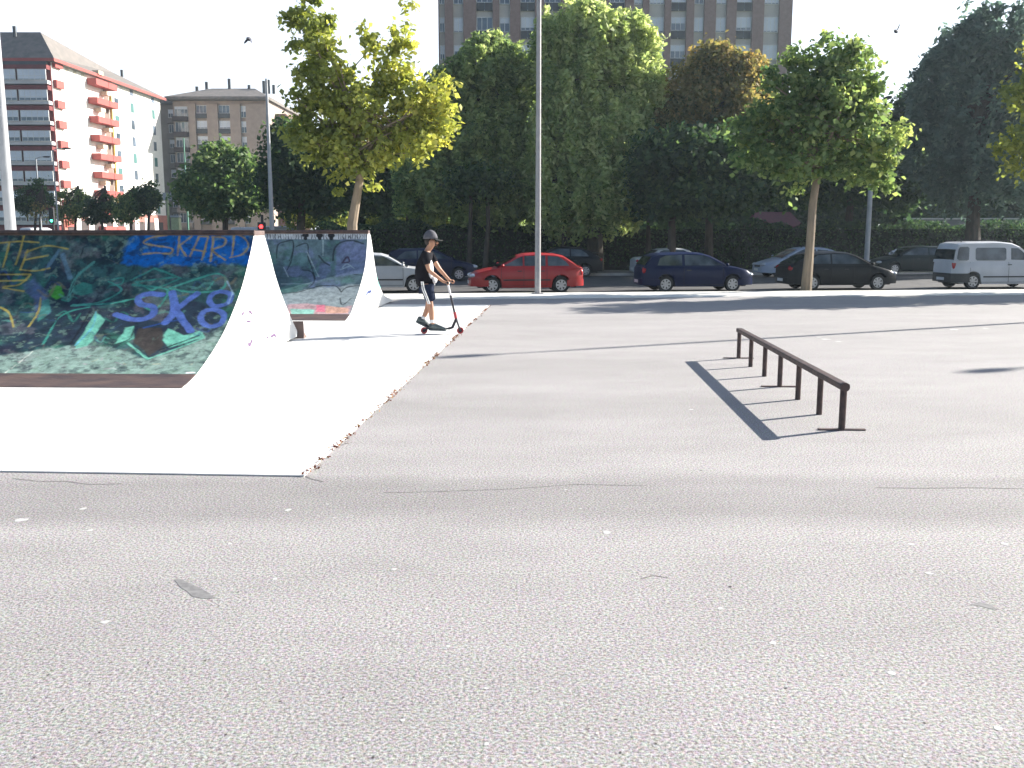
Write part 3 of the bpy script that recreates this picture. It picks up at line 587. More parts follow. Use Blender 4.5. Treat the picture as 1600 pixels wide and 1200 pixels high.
    # wheels
    for x in (wr, wf):
        for sgn in (1, -1):
            key = (r, sgn)
            mb = MB(); k = 28; prof = [(r * .62, -.085), (r * .93, -.09), (r, -.06), (r, .06), (r * .93, .09), (r * .62, .085)]; V3 = []; F3 = []
            for j in range(k):
                t = 2 * math.pi * j / k; V3 += [(a * math.cos(t), b, a * math.sin(t)) for a, b in prof]
            for j in range(k):
                for q in range(5): F3.append((j * 6 + q, j * 6 + q + 1, ((j + 1) % k) * 6 + q + 1, ((j + 1) % k) * 6 + q))
            if key not in TYRES:
                wh = mb.add(V3, F3).build('wheel', M_BLACK, root, smooth=True); y = .06 * sgn
                rb = MB(); rb.tube([(0, y - .01 * sgn, 0), (0, y, 0)], r * .64, 24)
                for j in range(7):
                    t = 2 * math.pi * j / 7; ct, st_ = math.cos(t), math.sin(t); u1, u2 = r * .12, r * .60; w1, w2 = .030, .036
                    for yy_ in (0,):
                        P = [(u1 * ct - w1 * st_, y, u1 * st_ + w1 * ct), (u2 * ct - w2 * st_, y, u2 * st_ + w2 * ct), (u2 * ct + w2 * st_, y, u2 * st_ - w2 * ct), (u1 * ct + w1 * st_, y, u1 * st_ - w1 * ct)]
                        P2 = [(p[0], y + .022 * sgn, p[2]) for p in P]; rb.add(P + P2, [(0, 1, 2, 3), (7, 6, 5, 4), (0, 4, 5, 1), (1, 5, 6, 2), (2, 6, 7, 3), (3, 7, 4, 0)])
                dk = rb
                hub = MB(); k2 = 24; V4 = []; F4 = []
                for j in range(k2):
                    t = 2 * math.pi * j / k2; V4 += [(a * math.cos(t), y + b * sgn, a * math.sin(t)) for a, b in ((r * .57, .012), (r * .57, .026), (r * .66, .026), (r * .66, -.01))]
                for j in range(k2):
                    for q in range(3): F4.append((j * 4 + q, j * 4 + q + 1, ((j + 1) % k2) * 4 + q + 1, ((j + 1) % k2) * 4 + q))
                rb2 = MB(); rb2.v = rb.v[48 + 0:]; 
                TYRES[key] = (wh.data, None)
                disc = MB().tube([(0, y - .03 * sgn, 0), (0, y - .002 * sgn, 0)], r * .66, 24)  # dark disc fills the gaps between spokes, standing for shade in the wheel
                dm = disc.build('brake_shadow', M_DARKPL, None); dmesh = dm.data; bpy.data.objects.remove(dm)
                sp = MB(); sp.add(rb.v[48:], [tuple(i - 48 for i in f) for f in rb.f if min(f) >= 48]); sp.add(V4, F4); sp.tube([(0, y, 0), (0, y + .032 * sgn, 0)], r * .17, 12)
                so_ = sp.build('rim', M_CHROME, None); smesh = so_.data; bpy.data.objects.remove(so_)
                TYRES[key] = (wh.data, dmesh, smesh); bpy.data.objects.remove(wh)
            tm, dmesh, smesh = TYRES[key]
            wh = link('wheel', tm, None, root, (x, sgn * (hw - .10), r)); link('rim', smesh, None, wh); link('brake_shade_disc', dmesh, None, wh)
    return root

HATCH = dict(L=4.05, W=1.68, H=1.44, wx=(-1.20, 1.28), belt=.92, low=[(-2.03, .86), (-1.9, .93), (-1.0, .95), (.9, .93), (1.45, .84), (1.85, .74), (2.03, .62)],
             cab=[(-1.99, .90), (-1.80, 1.00), (-1.30, 1.32), (-1.0, 1.385), (-.3, 1.42), (.1, 1.39), (.42, 1.30), (1.12, .91)],
             win=[[(-1.42, .97), (-1.32, 1.12), (-1.02, 1.31), (-.68, 1.33), (-.68, .97)], [(-.60, .97), (-.60, 1.335), (.20, 1.31), (.34, 1.24), (.84, .97)]],
             ws=(1.10, .38), rw=(-1.92, -1.33), handles=(-.5, .0), seams=(-.64, .28, .92), strip=True)
RED = dict(HATCH, win=[[(-1.50, .97), (-1.38, 1.12), (-1.10, 1.29), (-.72, 1.32), (-.72, .97)], [(-.64, .97), (-.64, 1.33), (.12, 1.32), (.12, .97)], [(.18, .97), (.18, 1.31), (.36, 1.24), (.88, .97)]], seams=(-.68, .15, .95), handles=(-.52, .30), bump=paintmat('red_paint', (.42, .02, .02)))
IBIZA = dict(HATCH, L=4.15, H=1.43, wx=(-1.23, 1.28), low=[(-2.08, .88), (-1.95, .93), (-1.0, .95), (.9, .95), (1.45, .89), (1.9, .78), (2.08, .62)],
             cab=[(-2.02, .92), (-1.93, 1.05), (-1.72, 1.30), (-1.45, 1.39), (-.3, 1.43), (.15, 1.40), (.45, 1.31), (1.20, .93)],
             win=[[(-1.54, .97), (-1.44, 1.22), (-1.22, 1.32), (-.62, 1.34), (-.62, .96)], [(-.52, .96), (-.52, 1.345), (.22, 1.32), (.38, 1.25), (.90, .96)]], rw=(-1.99, -1.75), ws=(1.2, .42), handles=(-.38,), seams=(-.56, .92), strip=False, tl=(.78, .06, .14))
LEON = dict(HATCH, L=4.25, wx=(-1.25, 1.32), H=1.44, low=[(-2.12, .84), (-2.0, .95), (-1.0, .97), (.9, .95), (1.45, .86), (1.92, .73), (2.12, .58)],
            cab=[(-2.05, .92), (-1.86, 1.04), (-1.30, 1.33), (-.95, 1.41), (-.3, 1.44), (.15, 1.41), (.45, 1.32), (1.22, .93)],
            win=[[(-1.42, .99), (-1.32, 1.12), (-1.05, 1.30), (-.55, 1.34), (-.55, .99)], [(-.48, .99), (-.48, 1.345), (.12, 1.34), (.36, 1.24), (.90, .99)]], rw=(-1.95, -1.36), ws=(1.2, .42), handles=(-.74, .06), seams=(-.52, .36, .98), strip=False, tl=(.82, .07, .10), aerial=-1.1)
FIESTA = dict(HATCH, L=3.85, wx=(-1.12, 1.20), low=[(-1.92, .86), (-1.8, .92), (-1.0, .94), (.85, .93), (1.35, .87), (1.75, .78), (1.92, .64)],
              cab=[(-1.87, .92), (-1.74, 1.02), (-1.42, 1.33), (-1.1, 1.38), (-.3, 1.41), (.05, 1.39), (.35, 1.30), (1.02, .92)],
              win=[[(-1.40, .97), (-1.30, 1.20), (-1.05, 1.30), (-.55, 1.31), (-.55, .97)], [(-.47, .97), (-.47, 1.32), (.12, 1.30), (.26, 1.23), (.78, .97)]], rw=(-1.82, -1.46), ws=(1.0, .32), handles=(-.35,), seams=(-.5, .82), strip=True)
SALOON = dict(HATCH, L=4.35, H=1.38, W=1.70, wx=(-1.28, 1.36), low=[(-2.17, .82), (-2.05, .93), (-1.2, .95), (.9, .92), (1.6, .86), (1.98, .78), (2.17, .62)],
              cab=[(-1.62, .93), (-1.05, 1.30), (-.85, 1.35), (-.2, 1.38), (.2, 1.35), (.42, 1.28), (1.10, .90)],
              win=[[(-1.28, .97), (-.98, 1.24), (-.82, 1.29), (-.52, 1.29), (-.52, .97)], [(-.44, .97), (-.44, 1.30), (.16, 1.28), (.30, 1.22), (.80, .97)]], rw=(-1.58, -1.10), ws=(1.08, .40), handles=(-.8, .05), seams=(-.48, .36, .9), strip=True, tl=(.76, .06, .09), aerial=-.95)
VAN = dict(L=4.12, W=1.72, H=1.80, r=.30, cat='van', wx=(-1.28, 1.42), belt=1.06, tumble=.12, low=[(-2.06, 1.06), (-1.0, 1.08), (.95, 1.06), (1.40, .98), (1.85, .82), (2.06, .66)],
           cab=[(-2.04, 1.06), (-1.97, 1.45), (-1.86, 1.72), (-1.6, 1.78), (-.2, 1.80), (.30, 1.75), (.62, 1.62), (1.42, 1.02)],
           win=[[(-1.93, 1.16), (-1.88, 1.50), (-1.82, 1.60), (-1.52, 1.61), (-1.45, 1.56), (-1.48, 1.12), (-1.56, 1.09), (-1.86, 1.10)], [(-1.20, 1.14), (-1.20, 1.52), (-1.14, 1.57), (-.02, 1.57), (.04, 1.52), (.04, 1.14), (-.02, 1.09), (-1.14, 1.09)], [(.24, 1.12), (.24, 1.56), (.52, 1.55), (.66, 1.46), (1.10, 1.10)]],
           ws=(1.38, .62), rw=(-2.03, -1.95), handles=(.16,), seams=(-1.42, .14, 1.15), strip=True, tl=(.92, .05, .22), hl=(.74, .2, .1), bz=(.26, .60), bump=M_DARKPL, rails=True, aerial=-.2)
BRK = dict(SALOON, tl=(.74, .06, .08))
ESTATE = dict(LEON, cab=[(-2.02, .92), (-1.92, 1.04), (-1.66, 1.33), (-1.3, 1.41), (-.3, 1.44), (.15, 1.41), (.45, 1.32), (1.22, .93)], aerial=None, rails=True)
ROADZ = -0.60
GC = 'cars parked along the street'
P_SILV = paintmat('silver_paint', (.50, .51, .52)); P_NAVY = paintmat('navy_paint', (.006, .014, .060)); P_BLK = paintmat('black_paint', (.010, .012, .014)); P_WHT = paintmat('white_paint', (.62, .63, .66))
P_DGR = paintmat('green_black_paint', (.010, .022, .022)); P_BLUE = paintmat('dark_blue_paint', (.010, .016, .05)); P_SBLU = paintmat('silver_blue_paint', (.36, .42, .52)); P_LSAL = paintmat('grey_white_paint', (.60, .63, .64))
P_SILV2 = paintmat('light_silver_paint', (.55, .56, .58))
def park(spec, label, paint, px, py, faces_right, name='parked_car'):
    o = make_car(name, label, spec, paint, GC); x, y = G(px, py + 1.2, ROADZ)
    y += spec['W'] / 2 - .1; o.location = (x, y, ROADZ + .002); o.rotation_euler = (0, 0, TH + (0 if faces_right else math.pi)); return o
park(dict(FIESTA, bump=P_SILV), 'silver white hatchback half hidden between the far ramp and the boy', P_SILV, 591, 456.5, True)
park(RED, 'bright red five door hatchback parked behind the tall lamp post', paintmat('red_paint', (.42, .02, .02)), 821, 457, False)
park(dict(IBIZA, bump=P_NAVY), 'navy blue hatchback with a red tail light in front of a pale saloon', P_NAVY, 1087, 455, True)
park(dict(LEON, bump=P_BLK), 'black hatchback parked behind the leaning tree trunk', P_BLK, 1314, 452.5, True)
park(VAN, 'white van with rear side windows at the right end of the row', P_WHT, 1563, 450.5, True, 'parked_van')
park(dict(ESTATE, bump=P_BLUE, rails=False), 'dark blue car across the road behind the boy and left of the red car', P_BLUE, 668, 438, True)
park(dict(LEON, bump=P_BLK, spoiler=(-1.93, 1.14)), 'black car showing its tail behind the red hatchback', P_BLK, 872, 431.5, False)
park(SALOON, 'pale silver saloon mostly hidden behind the navy hatchback', P_LSAL, 1060, 431.5, True)
park(dict(LEON, rails=True, bump=P_SBLU, aerial=None), 'silver blue car behind the black hatchback showing only nose and roof', P_SBLU, 1256, 433, False)
park(dict(ESTATE, bump=P_DGR, rails=False), 'very dark green car in deep shade between the black hatchback and the white van', P_DGR, 1432, 427.5, False)

# ------------------------------------------------------------------ boy on a kick scooter
def skin(name, J, E, m, parent, sub=2, root_i=0, flat=None):
    names = list(J); me = bpy.data.meshes.new(name); me.from_pydata([J[k][0] for k in names], [(names.index(a), names.index(b)) for a, b in E], [])
    o = link(name, me, m, parent); md = o.modifiers.new('skin', 'SKIN'); md.use_smooth_shade = True
    for i, k in enumerate(names):
        r_ = J[k][1]; me.skin_vertices[0].data[i].radius = r_ if hasattr(r_, '__len__') else (r_, r_)
        me.skin_vertices[0].data[i].use_root = (i == root_i)
    s_ = o.modifiers.new('subsurf', 'SUBSURF'); s_.levels = sub; s_.render_levels = sub; return o
gx, gy = G(691, 521.5, SZ)
SCX = 1 / (F / math.hypot(gy, 0)) * 1.01
def PX(px, py, y=0.0): return ((px - 691) * SCX, y, (521.5 - py) * SCX)
M_SKIN = mat('skin', (.42, .22, .13), (.36, .18, .11), .5, scale=8); M_SHIRT = mat('black_cotton', (.009, .009, .012), (.016, .016, .02), .95, spec=.1, scale=12, bump=.3, bscale=14)
M_SHORT = mat('navy_shorts', (.010, .016, .036), (.016, .024, .05), .85, spec=.15, scale=9, bump=.3, bscale=10); M_CAP = mat('grey_cap', (.10, .10, .115), (.06, .06, .07), .85, scale=20)
M_SHOE = mat('dark_shoe', (.02, .03, .035), (.10, .13, .13), .6, scale=14); M_SOLE = mat('sole_rubber', (.10, .13, .14), (.06, .08, .09), .7, scale=10)
boy = thing('person', 'boy in grey cap, black shirt and navy shorts standing on a kick scooter', 'person', (gx, gy, SZ))
N, FR = -1, 1
J = {'pel': (PX(667, 441), (.085, .092)), 'sp': (PX(662, 420), (.095, .11)), 'ch': (PX(664, 405), (.10, .135)), 'nk': (PX(669.5, 394), .05), 'hd0': (PX(673, 389), .05),
     'hd': (PX(676.5, 384), (.074, .068)), 'hd2': (PX(675, 375), (.095, .082)),
     'sn': (PX(668, 401, -.13), .05), 'en': (PX(673, 423, -.17), .036), 'wn': (PX(695, 440.5, -.13), .024), 'pn': (PX(699, 441.5, -.13), (.022, .030)),
     'sf': (PX(673, 400, .13), .05), 'ef': (PX(686, 422, .18), .036), 'wf': (PX(702, 439.5, .15), .024), 'pf': (PX(705, 441, .15), (.022, .030)),
     'hn': (PX(668, 449, -.07), .066), 'kn': (PX(673, 474, -.08), .055), 'cn': (PX(675, 484, -.08), .050), 'an': (PX(676, 503, -.075), .034), 'fn': (PX(679, 509, -.075), .036), 'tn': (PX(691, 512.5, -.075), .03),
     'hf': (PX(668, 449, .07), .066), 'kf': (PX(671, 473, .08), .055), 'cf': (PX(668, 483, .08), .048), 'af': (PX(661.5, 498, .06), .034), 'ff': (PX(661, 503, .06), .036), 'tf': (PX(669, 510, .06), .03)}
Ed = [('pel', 'sp'), ('sp', 'ch'), ('ch', 'nk'), ('nk', 'hd0'), ('hd0', 'hd'), ('hd', 'hd2'), ('ch', 'sn'), ('sn', 'en'), ('en', 'wn'), ('wn', 'pn'), ('ch', 'sf'), ('sf', 'ef'), ('ef', 'wf'), ('wf', 'pf'),
      ('pel', 'hn'), ('hn', 'kn'), ('kn', 'cn'), ('cn', 'an'), ('an', 'fn'), ('fn', 'tn'), ('pel', 'hf'), ('hf', 'kf'), ('kf', 'cf'), ('cf', 'af'), ('af', 'ff'), ('ff', 'tf')]
skin('body', J, Ed, M_SKIN, boy)
# fingers curled over the grips
for (jx, yy) in (('pn', -.13), ('pf', .15)):
    mb = MB(); b = Vector(J[jx][0])
    for k in range(4):
        y = yy - .03 + k * .02; ln = (1, 1.08, 1.03, .85)[k]
        mb.tube([(b.x - .005, y, b.z + .012), (b.x + .024 * ln, y, b.z + .018), (b.x + .042, y, b.z + .000), (b.x + .036, y, b.z - .026 * ln), (b.x + .014, y, b.z - .034 * ln)], [.0095, .009, .0085, .008, .006], 7)
    sg = 1 if yy < 0 else -1
    mb.tube([(b.x - .012, yy + sg * .028, b.z), (b.x, yy + sg * .045, b.z - .016), (b.x + .022, yy + sg * .045, b.z - .026)], [.011, .010, .007], 7)
    mb.build('hand', M_SKIN, boy, smooth=True)
hc = Vector(PX(676, 380))
mb = MB(); mb.ell((hc.x + .088, 0, hc.z - .02), (.022, .013, .022), 8, 6); mb.build('nose', M_SKIN, boy, smooth=True)
for s_ in (1, -1):
    MB().ell((hc.x - .015, s_ * .080, hc.z - .012), (.018, .010, .030), 10, 6).build('ear', M_SKIN, boy, smooth=True)
    MB().ell((hc.x + .080, s_ * .030, hc.z + .003), (.010, .014, .008), 8, 6).build('eye', mat('eye_dark', (.02, .015, .01), None, .2), boy, smooth=True)
MB().ell((hc.x + .074, 0, hc.z - .058), (.008, .022, .006), 8, 5).build('mouth', mat('lips', (.30, .10, .08), None, .5), boy, smooth=True)
MB().ell((hc.x - .045, 0, hc.z + .010), (.062, .074, .07), 14, 10).build('hair', mat('brown_hair', (.03, .02, .014), None, .7, scale=40, bump=.5), boy, smooth=True)
cap = MB(); c0 = Vector(PX(674.5, 376)); V = []; Fc = []; nu, nv = 24, 9
for i in range(nv):
    ph = math.pi / 2 * i / (nv - 1)
    for j in range(nu): t = 2 * math.pi * j / nu; V.append((c0.x + .112 * math.sin(ph) * math.cos(t), .096 * math.sin(ph) * math.sin(t), c0.z + .005 + .135 * math.cos(ph)))
for i in range(nv - 1):
    for j in range(nu): Fc.append((i * nu + j, (i + 1) * nu + j, (i + 1) * nu + (j + 1) % nu, i * nu + (j + 1) % nu))
cap.add(V, Fc); cap.ell((c0.x, 0, c0.z + .138), (.012, .012, .008), 8, 4); co = cap.build('cap', M_CAP, boy, smooth=True)
co.modifiers.new('solid', 'SOLIDIFY').thickness = .006
v = MB(); pts = [(c0.x + .075 + .115 * math.sin(a), .075 * math.cos(a) * 1.0) for a in np.linspace(0, math.pi, 11)]
V = []; n_ = len(pts)
for x, y in pts: V.append((x, y, c0.z + .004 - .28 * (x - c0.x - .08) - 2.2 * y * y))
V += [(a, b, c + .006) for a, b, c in V]
v.add(V, [tuple(range(n_)), tuple(range(n_, 2 * n_))[::-1]] + [(i, i + 1, n_ + i + 1, n_ + i) for i in range(n_ - 1)]); v.build('visor', mat('visor_grey', (.16, .16, .15), None, .8), co, smooth=True)
# clothes
JS = {'pel0': (PX(667, 449), (.125, .155)), 'pel': (PX(665, 439), (.135, .158)), 'sp': (PX(661, 420), (.122, .138)), 'ch': (PX(663, 405), (.118, .150)), 'nk': (PX(668, 395), .062),
      'sn': (PX(668, 401, -.14), .070), 'en': (PX(671, 415, -.17), .062), 'sf': (PX(673, 400, .14), .070), 'ef': (PX(681, 414, .18), .060)}
shirt = skin('shirt', JS, [('pel0', 'pel'), ('pel', 'sp'), ('sp', 'ch'), ('ch', 'nk'), ('ch', 'sn'), ('sn', 'en'), ('ch', 'sf'), ('sf', 'ef')], M_SHIRT, boy)
mb = MB(); mb.ell((PX(674.5, 424)[0], -.02, PX(676, 424)[2]), (.045, .09, .17), 12, 10); mb.ell((PX(680, 437)[0], 0, PX(680, 437)[2]), (.045, .09, .07), 12, 8)
mb.build('shirt_sun_patch', mat('sunlit_cotton', (.75, .75, .76), (.6, .6, .62), .8, scale=8, bump=.3), shirt, smooth=True)  # white patches stand for sunlight on the front of the black shirt
JP = {'pel': (PX(667, 441), (.118, .136)), 'hn': (PX(668, 449, -.07), .105), 'mn': (PX(673, 462, -.08), .098), 'kn': (PX(675, 472, -.08), (.092, .092)),
      'hf': (PX(667, 449, .07), .105), 'mf': (PX(671, 462, .08), .095), 'kf': (PX(672, 471.5, .08), (.092, .092))}
shorts = skin('shorts', JP, [('pel', 'hn'), ('hn', 'mn'), ('mn', 'kn'), ('pel', 'hf'), ('hf', 'mf'), ('mf', 'kf')], M_SHORT, boy)
mb = MB()
for dx in (-.03, -.008):
    mb.tube([PX(661, 440, -.165 - dx * .2), PX(663, 452, -.185), PX(668, 464, -.182), PX(671.5, 474, -.172)] if dx < -.02 else [PX(663.5, 440, -.168), PX(666, 452, -.186), PX(670.5, 464, -.184), PX(674, 474, -.173)], .010, 6)
mb.build('stripe', M_WHITE, shorts, smooth=True)
for (ax_, az, yy, tilt) in ((683.5, 511.5, -.075, 2), (662.5, 505.5, .06, 26)):
    c = Vector(PX(ax_, az, yy)); R_ = Matrix.Rotation(rad(tilt), 4, 'Y')
    sh = MB(); prof = [(-.125, .0, .085), (-.10, .0, .10), (-.04, .0, .105), (.02, .0, .080), (.08, .0, .055), (.125, .0, .035), (.145, .0, .02)]
    V = []; k = 10
    for i, (x, _, hh) in enumerate(prof):
        wd = (.032, .040, .040, .044, .048, .040, .018)[i]
        for j in range(k):
            t = math.pi * 2 * j / k; V.append((x, wd * math.cos(t), -.028 + max(-.012, hh * (.5 + .5 * math.sin(t)) - .0)))
    Fc = [(i * k + j, i * k + (j + 1) % k, (i + 1) * k + (j + 1) % k, (i + 1) * k + j) for i in range(6) for j in range(k)] + [tuple(range(k))[::-1], tuple(6 * k + j for j in range(k))]
    sh.add([tuple(c + R_ @ Vector(p)) for p in V], Fc); so_ = sh.build('shoe', M_SHOE, boy, smooth=True)
    sl = MB(); pr = [(-.13, 0), (-.1, -.038), (0, -.036), (.07, -.048), (.13, -.03), (.15, 0), (.13, .03), (.07, .048), (0, .036), (-.1, .038)]
    sl.prism(pr, lambda a, b, z: tuple(c + R_ @ Vector((a, b, z))), -.045, -.024); sl.build('sole', M_SOLE, so_, bevel=.004)
    q = PX(676, 503.5, -.075) if yy < 0 else PX(661.5, 499, .06); q0 = PX(676, 499, -.075) if yy < 0 else PX(662.5, 495.5, .062)
    MB().tube([q, q0], [.043, .041], 10).build('sock', M_WHITE, boy, smooth=True)
# scooter
M_SCB = mat('scooter_black', (.02, .02, .03), None, .35, .3); M_SCR = mat('scooter_red', (.40, .03, .04), None, .4); M_SCW = mat('scooter_white', (.70, .70, .72), None, .4)
sc_o = thing('kick_scooter', 'black and white kick scooter with red wheels under the boy', 'scooter', (gx, gy, SZ))
wr_, wf_ = Vector((PX(663, 0)[0], 0, .052)), Vector((PX(719, 0)[0], 0, .052))
MB().b2((wr_.x + .03, -.055, .072), (PX(703, 0)[0], .055, .092)).build('deck', M_SCB, sc_o, bevel=.006)
MB().tube([(PX(701, 0)[0], 0, .082), (PX(707, 0)[0], 0, .10), PX(712.5, 499)], [.02, .022, .022], 10).build('neck', M_SCB, sc_o, smooth=True)
for wv in (wr_, wf_):
    wo_ = MB().tube([(wv.x, -.013, wv.z), (wv.x, .013, wv.z)], .052, 20).build('wheel', M_SCR, sc_o, smooth=True)
    MB().tube([(wv.x, -.017, wv.z), (wv.x, .017, wv.z)], .028, 14).build('hub', M_SCB, wo_, smooth=True)
fk = MB()
for s_ in (1, -1): fk.tube([PX(713, 497, s_ * .012), PX(714.5, 503, s_ * .026), (wf_.x, s_ * .026, wf_.z)], .013, 8)
fk.build('fork', M_SCB, sc_o, smooth=True)
for s_ in (1, -1): MB().tube([(wr_.x + .05, s_ * .03, .08), (wr_.x, s_ * .026, wr_.z)], .012, 8).build('rear_bracket', M_SCB, sc_o, smooth=True)
MB().tube([PX(712.7, 498), PX(710.5, 488)], .024, 12).build('clamp', M_SCR, sc_o, smooth=True)
MB().tube([PX(710.5, 489), PX(704.5, 462)], .017, 10).build('stem', M_SCB, sc_o, smooth=True)
MB().tube([PX(704.5, 462), PX(700.5, 444)], .0172, 10).build('upper_stem', M_SCW, sc_o, smooth=True)
hb = Vector(PX(702.5, 441.5)); MB().tube([(hb.x - .01, -.24, hb.z + .0), (hb.x, 0, hb.z - .02), (hb.x - .01, .24, hb.z + .0)], .012, 10).build('handlebar', M_SCW, sc_o, smooth=True)
for s_ in (1, -1): MB().tube([(hb.x - .008, s_ * .09, hb.z - .008), (hb.x - .01, s_ * .25, hb.z + .002)], .017, 10).build('grip', M_BLACK, sc_o, smooth=True)
# local origin lies on the slab; the boy stands on the deck

# ------------------------------------------------------------------ lamp posts and poles
def lamp(x, y, z0, h, r0, r1, label, m=M_STEEL, arm=(-1, 0), name='lamp_post', kind='lamp post', armlen=1.1, group='tall street lamps'):
    t = thing(name, label, kind, (x, y, z0), 0, group)
    MB().tube([(0, 0, 0), (0, 0, h * .5), (0, 0, h)], [r0, lerp(r0, r1, .5), r1], 14).build('pole', m, t, smooth=True)
    MB().b2((-r0 * 1.9, -r0 * 1.9, 0.0), (r0 * 1.9, r0 * 1.9, .02)).build('base_plate', m, t, bevel=.004)
    if armlen:
        a = Vector((arm[0], arm[1], 0)).normalized()
        MB().tube([(0, 0, h - .05), tuple(a * armlen * .5 + Vector((0, 0, h + .12))), tuple(a * armlen + Vector((0, 0, h + .16)))], [r1 * .8, r1 * .6, r1 * .5], 8).build('arm', m, t, smooth=True)
        e = a * (armlen + .3); hd = MB().ell((0, 0, 0), (.42, .15, .085), 14, 8).build('lamp_head', M_DARKPL, t, (e.x, e.y, h + .15), math.atan2(a.y, a.x), smooth=True)
    return t
lx, ly = G(840, 459.5); lamp(lx, ly - .1, .012, 9.2, .078, .05, 'tall grey lamp post in front of the red hatchback', arm=(0, -1))
x, z = AtY(16.5, 357, 15.6); lamp(x, 15.6, SZ, 9.2, .092, .055, 'tall lamp post with a sunlit edge rising behind the near ramp', arm=(0, -1), m=M_POLEP)
hl = 9.3 / math.tan(SUN_EL)
for (tx, ty) in ((.75, 12.95), (6.9, 11.65)): lamp(tx + hl * math.cos(SUN_AZ), ty + hl * math.sin(SUN_AZ), 0, 9.2, .085, .055, 'tall grey lamp post whose long shadow crosses the asphalt', arm=(-1, -.45))
x, z = AtY(1354, 405, 47.5); lamp(x, 47.5, -.46, 8.0, .13, .09, 'grey lamp post between the leaning tree and the dark willow', M_POLEP, (0, -1), armlen=1.2)
x, z = AtY(425, 355, 45); lamp(x, 45, -.6, 9.0, .13, .05, 'slim grey mast left of the yellow green tree', M_POLEP, (-1, 0), armlen=0, name='mast', kind='mast')
x, z = AtY(60, 300, 100); lamp(x, 100, -.7, 9.6, .10, .06, 'thin street lamp with one arm before the red banded facade', M_POLEP, (1, 0), armlen=.8)
x, z = AtY(87, 300, 85); lamp(x, 85, -.7, 9.2, .09, .05, 'thin street lamp at the sunlit corner of the red and white block', M_POLEP, (1, 0), armlen=.9)
x, z = AtY(262, 320, 80); t = thing('signpost', 'pale yellow post with a small plate beside the distant block', 'signpost', (x, 80, -.7)); M_YP = mat('yellow_green_paint', (.45, .50, .28), None, .5)
MB().tube([(0, 0, 0), (0, 0, 5.4)], .10, 8).build('post', M_YP, t, smooth=True); MB().b2((-.35, -.03, 4.8), (.35, .0, 5.4)).build('plate', M_POLEP, t)
x, z = AtY(275, 340, 80); t = thing('info_column', 'pale green information column at the street corner', 'column', (x, 80, -.7)); MB().b2((-.32, -.32, 0), (.32, .32, 3.4)).build('column_body', M_YP, t, bevel=.04); MB().b2((-.38, -.38, 3.402), (.38, .38, 3.55)).build('column_cap', M_POLEP, t, bevel=.02)
x, z = AtY(288, 240, 120); lamp(x, 120, -.7, 13.5, .12, .08, 'thin green pole standing before the brown apartment block', mat('green_pole', (.12, .30, .20), None, .5), armlen=0, name='green_pole', kind='pole')
def traffic_light(px, py, Y, lit, label):
    x, z = AtY(px, py, Y); t = thing('traffic_light', label, 'traffic light', (x, Y, -.6)); h = z + .6
    MB().tube([(0, 0, 0), (0, 0, h + .5)], .06, 8).build('pole', M_DARKPL, t, smooth=True)
    hz = h + (.32 if lit == 2 else -.32); MB().b2((-.16, -.22, hz - .5), (.16, -.02, hz + .5)).build('housing', M_DARKPL, t, bevel=.03)
    for k in range(3):
        zz = hz + .32 - k * .32
        c = [(.9, .02, .02), (.9, .5, .02), (.05, .85, .45)][k]
        m = mat('signal_%s_lit' % 'red amber green'.split()[k], c, None, .3, emit=c, estr=4) if k == lit else mat('signal_unlit', (.03, .03, .03), None, .3)
        MB().tube([(0, -.22, zz), (0, -.235, zz)], .08, 14).build('lens', m, t)
        MB().box((0, -.27, zz + .12), (.25, .12, .015)).build('visor', M_DARKPL, t)
traffic_light(410, 354, 42, 0, 'traffic light showing red between the two ramps')
traffic_light(83, 345, 62, 2, 'traffic light showing green below the red and white block')

# ------------------------------------------------------------------ birds
def bird(px, py, Y, rz, label, spread):
    x, z = AtY(px, py, Y); t = thing('bird', label, 'bird', (x, Y, z), rz); mb = MB()
    mb.ell((0, 0, 0), (.19, .085, .09), 12, 8); mb.ell((.15, 0, .025), (.04, .032, .032), 8, 6); mb.tube([(.18, 0, .022), (.21, 0, .015)], [.01, .002], 6)
    mb.add([(-.12, -.03, .0), (-.12, .03, .0), (-.26, .06, -.005), (-.26, -.06, -.005), (-.12, -.03, .012), (-.12, .03, .012), (-.26, .06, .003), (-.26, -.06, .003)], [(0, 1, 2, 3), (7, 6, 5, 4), (0, 4, 5, 1), (1, 5, 6, 2), (2, 6, 7, 3), (3, 7, 4, 0)])
    M_B = mat('dark_feathers', (.03, .03, .05), (.05, .05, .07), .7, scale=20); b = mb.build('bird_body', M_B, t, smooth=True)
    for s_ in (1, -1):
        P = [(.09, .03, .02), (.05, .12, .02 + spread * .12), (-.06, .20, .02 + spread * .24), (-.16, .17, .02 + spread * .19), (-.12, .10, .02 + spread * .07), (-.07, .03, .01)]
        V = [(a, s_ * b_, c) for a, b_, c in P] + [(a, s_ * b_, c + .008) for a, b_, c in P]
        MB().add(V, [tuple(range(6)), tuple(range(6, 12))[::-1]] + [(i, (i + 1) % 6, 6 + (i + 1) % 6, 6 + i) for i in range(6)]).build('wing', M_B, t)
bird(389, 61, 46, rad(75), 'small dark bird flying in the white sky left of the yellow green tree', -1.0)
bird(1400, 49, 48, rad(50), 'small dark bird flying between the tower and the right willow', 1.2)

